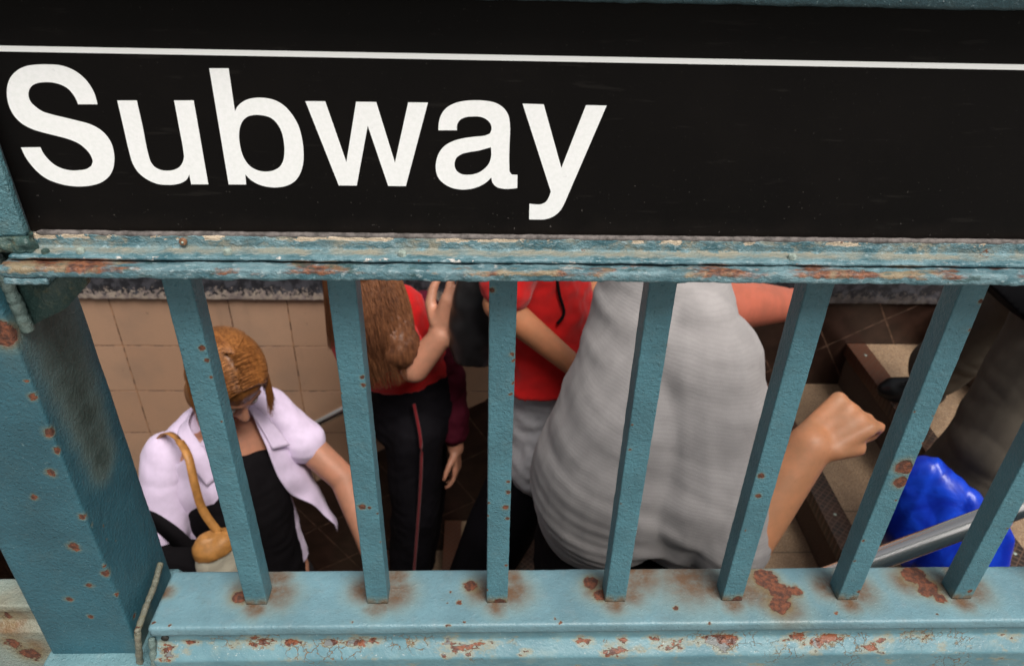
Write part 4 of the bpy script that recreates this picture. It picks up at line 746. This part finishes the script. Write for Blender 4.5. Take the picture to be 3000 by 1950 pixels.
# ================================================================ person in the red shirt and pale grey shorts
p3=thing('person','person in a bright red shirt and pale grey shorts behind the man in grey','person')
M_PGREY=fabric('pale_grey_cotton',(.42,.41,.43),.85)
SH=V(.15,1.22,.62)
bm=bmesh.new(); P,fr=head(bm,(.17,1.15,.92),V(.9,-.3,-.3)); cap(bm,(.165,1.17,.86),(.155,1.21,.70),.05,.056)
rings(bm,[((.19,1.18,.06),.16,.115,70),((.18,1.18,.22),.14,.10,70),((.165,1.20,.42),.155,.105,70),((.155,1.22,.60),.18,.09,70),((.155,1.21,.68),.09,.065,70)])
elA=V(.035,1.00,.515); wrA=V(.225,.985,.345)
chain(bm,[V(.10,1.05,.66),elA,wrA],[.05,.042,.030]); hand(bm,wrA,V(.75,-.1,-.65),V(.5,-.2,.8),1.,.3,-1)
chain(bm,[V(.20,1.38,.62),V(.30,1.42,.36),V(.42,1.40,.20)],[.048,.040,.03]); hand(bm,(.42,1.40,.20),V(.8,0,-.3),V(.2,0,.9),1.,.5,1)
for s,f in((-.08,.05),(.08,.30)):
    chain(bm,[V(.19,1.18+s,.0),V(.20+f*.3,1.15+s,-.38) if s>0 else V(.05,1.06,-.36),V(f+.08,1.16+s,stair_z(f+.08)+.09) if s>0 else V(-.09,1.08,stair_z(-.09)+.09)],[.09,.06,.04])
skinup('body',bm,SK_B,p3,.0065,3); face_parts(P,fr,p3)
bm=bmesh.new(); rings(bm,[((.195,1.175,.205),.185,.150,70),((.185,1.18,.30),.165,.135,70),((.165,1.20,.45),.170,.125,70),((.155,1.22,.60),.19,.105,70),((.155,1.21,.675),.10,.075,70)])
chain(bm,[V(.10,1.05,.66),V(.10,1.05,.66).lerp(elA,.7)],[.064,.068]); chain(bm,[V(.20,1.38,.62),V(.26,1.40,.46)],[.062,.066])
rs=skinup('shirt',bm,M_RED,p3,.0075,3,lambda c:.008*nz((c.x,c.y,c.z*1.3),14)+.004*nz(c,38))
zpipe([(.175,1.055,.60),(.190,1.045,.52),(.205,1.040,.465),(.185,1.030,.435)],.0042,'cord',M_BLACKTOP,rs)
bm=bmesh.new(); rings(bm,[((.195,1.18,.03),.175,.14,70),((.19,1.18,.14),.160,.128,70),((.185,1.18,.23),.148,.118,70)])
for s,f,zz in((-.075,.02,-.06),(.075,.24,-.25)):
    chain(bm,[V(.19,1.18+s,.04),V(.165+f*.4,1.13+s,zz)],[.105,.112])
skinup('shorts',bm,M_PGREY,p3,.008,3,lambda c:.007*nz((c.x,c.y,c.z*1.6),20)+.004*nz(c,44))
bm=bmesh.new()
for s,f in((-.08,.05),(.08,.30)): chain(bm,[V(.19,1.18+s,.0),V(.20+f*.3,1.15+s,-.38) if s>0 else V(.05,1.06,-.36),V(f+.08,1.16+s,stair_z(f+.08)+.11) if s>0 else V(-.09,1.08,stair_z(-.09)+.11)],[.115,.110,.085])
skinup('leggings',bm,M_TRACK,p3,.010,3)
for s,f in((-.08,.05),(.08,.30)): g=f+.08 if s>0 else -.09; z=stair_z(g); shoe('shoe',(g-.03,1.16+s,z),(g+.15,1.15+s,z),M_BLACKTOP,p3)
h3=bmesh.new(); ell(h3,P(0,-.018,.036),(.084,.102,.092),fr); skinup('hair',h3,M_BRN,p3,.008,3)
hb=thing('handbag','black bag held up against the tiled wall in front of the red shirt','bag')
bm=bmesh.new(); rings(bm,[((-.035,1.12,.26),.055,.040,10),((-.02,1.12,.33),.080,.055,10),((-.01,1.12,.45),.078,.050,10),((-.005,1.12,.56),.060,.035,10)]); skinup('pouch',bm,plain('black_leather',(.012,.011,.012),.4,bump=.4),hb,.007,3,lambda c:.006*nz(c,22))
zpipe([(-.06,1.12,.53),(-.05,1.10,.68),(.02,1.09,.72),(.05,1.12,.66),(.045,1.12,.54)],.006,'handle',M_BLACKTOP,hb)
# ================================================================ big man in the grey shirt
p4=thing('person','big man in a loose grey shirt and black trousers, bare forearm swung forward','person')
M_GSH=fabric('grey_marl_shirt',(.34,.32,.32),.9,stripes=(.0070,.22,(.27,.255,.26)),rib=.2)
eb=V(.500,.40,.290); wr=V(.640,.49,.495); hd=V(.10,.055,.085)
bm=bmesh.new(); P,fr=head(bm,(.42,.82,1.00),V(.95,-.2,-.25),s=1.08); cap(bm,(.40,.82,.93),(.37,.80,.80),.062,.070)
rings(bm,[((.33,.63,.05),.15,.12,10),((.335,.64,.20),.165,.13,10),((.34,.66,.38),.17,.15,15),((.36,.71,.55),.13,.12,30),((.37,.76,.68),.10,.09,60),((.37,.78,.76),.06,.06,60)])
chain(bm,[V(.42,.64,.68),eb,wr],[.066,.062,.044]); hand(bm,wr,V(.66,.26,.40),V(-.30,-.42,.84),1.34,1.05,-1,.09); ell(bm,wr+V(.075,.03,.035),(.042,.036,.026),frame(V(.66,.26,.40),V(-.3,-.42,.84)))
elF=V(.60,.97,.535); wrF=V(.80,1.10,.46)
chain(bm,[V(.36,.93,.66),elF,wrF],[.080,.068,.048]); hand(bm,wrF,V(.8,.55,-.05),V(.1,.1,.95),1.1,.5,1)
chain(bm,[V(.33,.72,.0),V(.42,.74,-.34),V(.42,.74,stair_z(.42)+.10)],[.105,.075,.05]); chain(bm,[V(.33,.53,.0),V(.14,.60,-.36),V(-.22,.72,stair_z(-.22)+.12)],[.105,.075,.05])
b4=skinup('body',bm,SK_D,p4,.007,3); b4.data.materials.append(SK_C); b4.data.polygons.foreach_set('material_index',[1 if (p.center.y>.90 and p.center.x>.42 and p.center.z<.72) else 0 for p in b4.data.polygons]); face_parts(P,fr,p4,1.08)
def gfold(c):
    # long tension folds running round the body, finer towards the hem
    g=.008*nz((c.x*.7,c.y*.7,c.z*.9),7)+.0075*nz((c.x*.45+c.z*.5,c.y*.45,c.z*1.6),11,3)
    w=max(0,min(1,(.52-c.z)/.3)); g+=w*.0014*math.sin((c.z+.16*c.x+.015*nz(c,6))*2*math.pi/.030)*(.55+nz(c,7,4))
    g+=.005*max(0,nz((c.x*.35,c.y*.35,c.z*2.3+c.x*.6),12,9)); return g
bm=bmesh.new()
rings(bm,[((.375,.585,.185),.195,.145,0),((.350,.60,.235),.230,.190,3),((.345,.61,.33),.240,.205,6),((.360,.65,.46),.205,.20,12),((.375,.71,.60),.160,.165,25),((.375,.755,.72),.130,.14,50),((.375,.78,.81),.095,.09,60)],power=2.1)
chain(bm,[V(.43,.62,.60),V(.45,.52,.36),V(.435,.53,.30)],[.13,.155,.145])
cs=V(.42,.64,.68)
chain(bm,[cs,cs.lerp(eb,.45)+V(-.005,0,0),cs.lerp(eb,.93)],[.082,.095,.088]); 
skinup('shirt',bm,M_GSH,p4,.007,3,gfold)
bm=bmesh.new(); chain(bm,[V(.37,.88,.72),V(.37,.88,.72).lerp(elF,.55)],[.088,.082]); skinup('sleeve',bm,M_GSH,p4,.008,3,gfold)
M_BTR=fabric('black_trousers',(.006,.005,.006))
bm=bmesh.new(); rings(bm,[((.33,.62,-.06),.20,.17,10),((.33,.62,.06),.205,.17,10),((.335,.62,.15),.19,.155,10)])
chain(bm,[V(.33,.72,.0),V(.42,.74,-.34),V(.42,.74,stair_z(.42)+.13)],[.125,.105,.085]); chain(bm,[V(.29,.55,.0),V(.10,.62,-.34),V(-.20,.72,stair_z(-.22)+.15)],[.14,.118,.095])
skinup('trousers',bm,M_BTR,p4,.010,3,lambda c:.010*nz((c.x,c.y,c.z*.6),12)+.004*nz(c,34))
for x,y in((.40,.74),(-.24,.72)): z=stair_z(x); shoe('shoe',(x-.05,y,z),(x+.17,y-.02,z),M_BLACKTOP,p4,.048)
bm=bmesh.new(); ell(bm,P(0,-.018,.036),(.092,.110,.098),fr); skinup('hair',bm,M_BRN,p4,.008,3)
# ================================================================ person in olive trousers at the right
p5=thing('person','person in olive grey trousers and black shoes coming down the steps','person')
M_OLIVE=fabric('olive_grey_twill',(.092,.078,.062),.8,weave=700); M_JACK=fabric('black_jacket',(.005,.005,.006))
zA=stair_z(1.20); zB=SZ
an1=V(1.245,.795,.07-.203+.0); 
f1=V(1.23,.80,zA); k1=V(1.245,.755,.27); h1=V(1.40,.86,.72)
f2=V(1.42,1.28,zB); k2=V(1.50,1.16,.44); h2_=V(1.44,1.03,.76)
bm=bmesh.new(); head(bm,(1.38,.86,1.46),V(-.95,-.2,-.35)); P,fr=(lambda x,y,z:V(1.38,.86,1.46)+Vector(frame(V(-.95,-.2,-.35)).col[0])*x+Vector(frame(V(-.95,-.2,-.35)).col[1])*y+Vector(frame(V(-.95,-.2,-.35)).col[2])*z),frame(V(-.95,-.2,-.35))
cap(bm,(1.40,.90,1.40),(1.43,.93,1.26),.052,.06)
rings(bm,[((1.42,.945,.70),.155,.11,80),((1.43,.945,.90),.14,.10,80),((1.43,.94,1.10),.165,.11,80),((1.43,.94,1.22),.18,.09,80),((1.43,.93,1.29),.09,.07,80)])
chain(bm,[V(1.42,.72,1.20),V(1.38,.64,.92),V(1.24,.62,.72)],[.052,.043,.032]); hand(bm,(1.24,.62,.72),V(-.3,-.1,-.9),V(-.9,0,.3),1.,1.0,1)
chain(bm,[V(1.44,1.16,1.20),V(1.50,1.24,.92),V(1.36,1.30,.78)],[.052,.043,.032]); hand(bm,(1.36,1.30,.78),V(-.6,0,-.7),V(-.6,0,.7),1.,.6,-1)
chain(bm,[h1,k1,V(1.23,.79,.0)],[.09,.06,.04]); chain(bm,[h2_,k2,f2+V(0,0,.09)],[.09,.06,.04])
skinup('body',bm,SK_A,p5,.008,3); face_parts(P,fr,p5)
def tf(c): return .009*nz((c.x,c.y,c.z*.8),9)+.006*abs(nz((c.x*.6+c.z*.9,c.y*.6,c.z*1.2),13,3))
bm=bmesh.new(); rings(bm,[((1.42,.945,.66),.17,.13,80),((1.42,.945,.80),.16,.12,80)])
chain(bm,[h1,k1,V(1.215,.785,.035)],[.112,.100,.100]); chain(bm,[h2_,k2,V(1.425,1.27,.13)],[.105,.088,.082])
skinup('trousers',bm,M_OLIVE,p5,.0075,2,tf)
shoe('shoe',(1.245,.80,-.085),(1.165,.61,-.095),plain('black_shoe_leather',(.010,.010,.011),.35),p5,.050,.09)
shoe('shoe',(1.47,1.30,zB),(1.33,1.33,zB),bpy.data.materials['black_shoe_leather'],p5,.048,.09)
bm=bmesh.new(); rings(bm,[((1.30,.95,.545),.20,.20,80),((1.42,.945,.72),.18,.15,80),((1.43,.945,.90),.165,.13,80),((1.43,.94,1.10),.185,.13,80),((1.43,.94,1.22),.195,.11,80),((1.43,.93,1.28),.10,.08,80)])
chain(bm,[V(1.42,.72,1.20),V(1.38,.64,.92),V(1.26,.62,.74)],[.068,.06,.05]); chain(bm,[V(1.44,1.16,1.20),V(1.50,1.24,.92),V(1.39,1.29,.80)],[.068,.06,.05])
skinup('jacket',bm,M_JACK,p5,.009,3,tf)
bm=bmesh.new(); ell(bm,P(0,-.018,.036),(.086,.104,.094),fr); skinup('hair',bm,M_BRN,p5,.008,3)
# blue carrier bag
bb=thing('carrier_bag','glossy blue plastic bag hanging beside the olive trouser leg behind the steel handrail','bag')
def blue():
    m=NT('blue_polythene',.3,0,.45); n=m.noise(16,3,.5,dist=.6); c=m.mix(m.mr(n,.35,.7),(.004,.022,.36),(.008,.06,.62)); m.bump(n,.5,.008); return m.out(c)
bm=bmesh.new(); rings(bm,[((1.09,.58,.02),.175,.045,-42),((1.09,.58,.08),.195,.060,-42),((1.095,.575,.16),.190,.055,-42),((1.13,.56,.23),.12,.038,-42),((1.165,.545,.29),.05,.022,-42),((1.18,.54,.32),.016,.012,-42)])
bo=skinup('pouch',bm,blue(),bb,.0065,2,lambda c:.006*nz(c,10)+.015*abs(nz((c.x*1.6,c.y*1.6,c.z*.35),11,4)))
for v in bo.data.vertices:
    d=(v.co.x-1.06)*.743-(v.co.y-.61)*.669; v.co.z-=.80*max(0,d+.05)-.03; v.co.x+=.012
strap([(1.175,.54,.12),(1.20,.56,.45),(1.222,.615,.66),(1.235,.635,.60),(1.21,.58,.42),(1.175,.55,.13)],.022,'handle',bo.data.materials[0],bb,up=(0,1,0),th=.002)
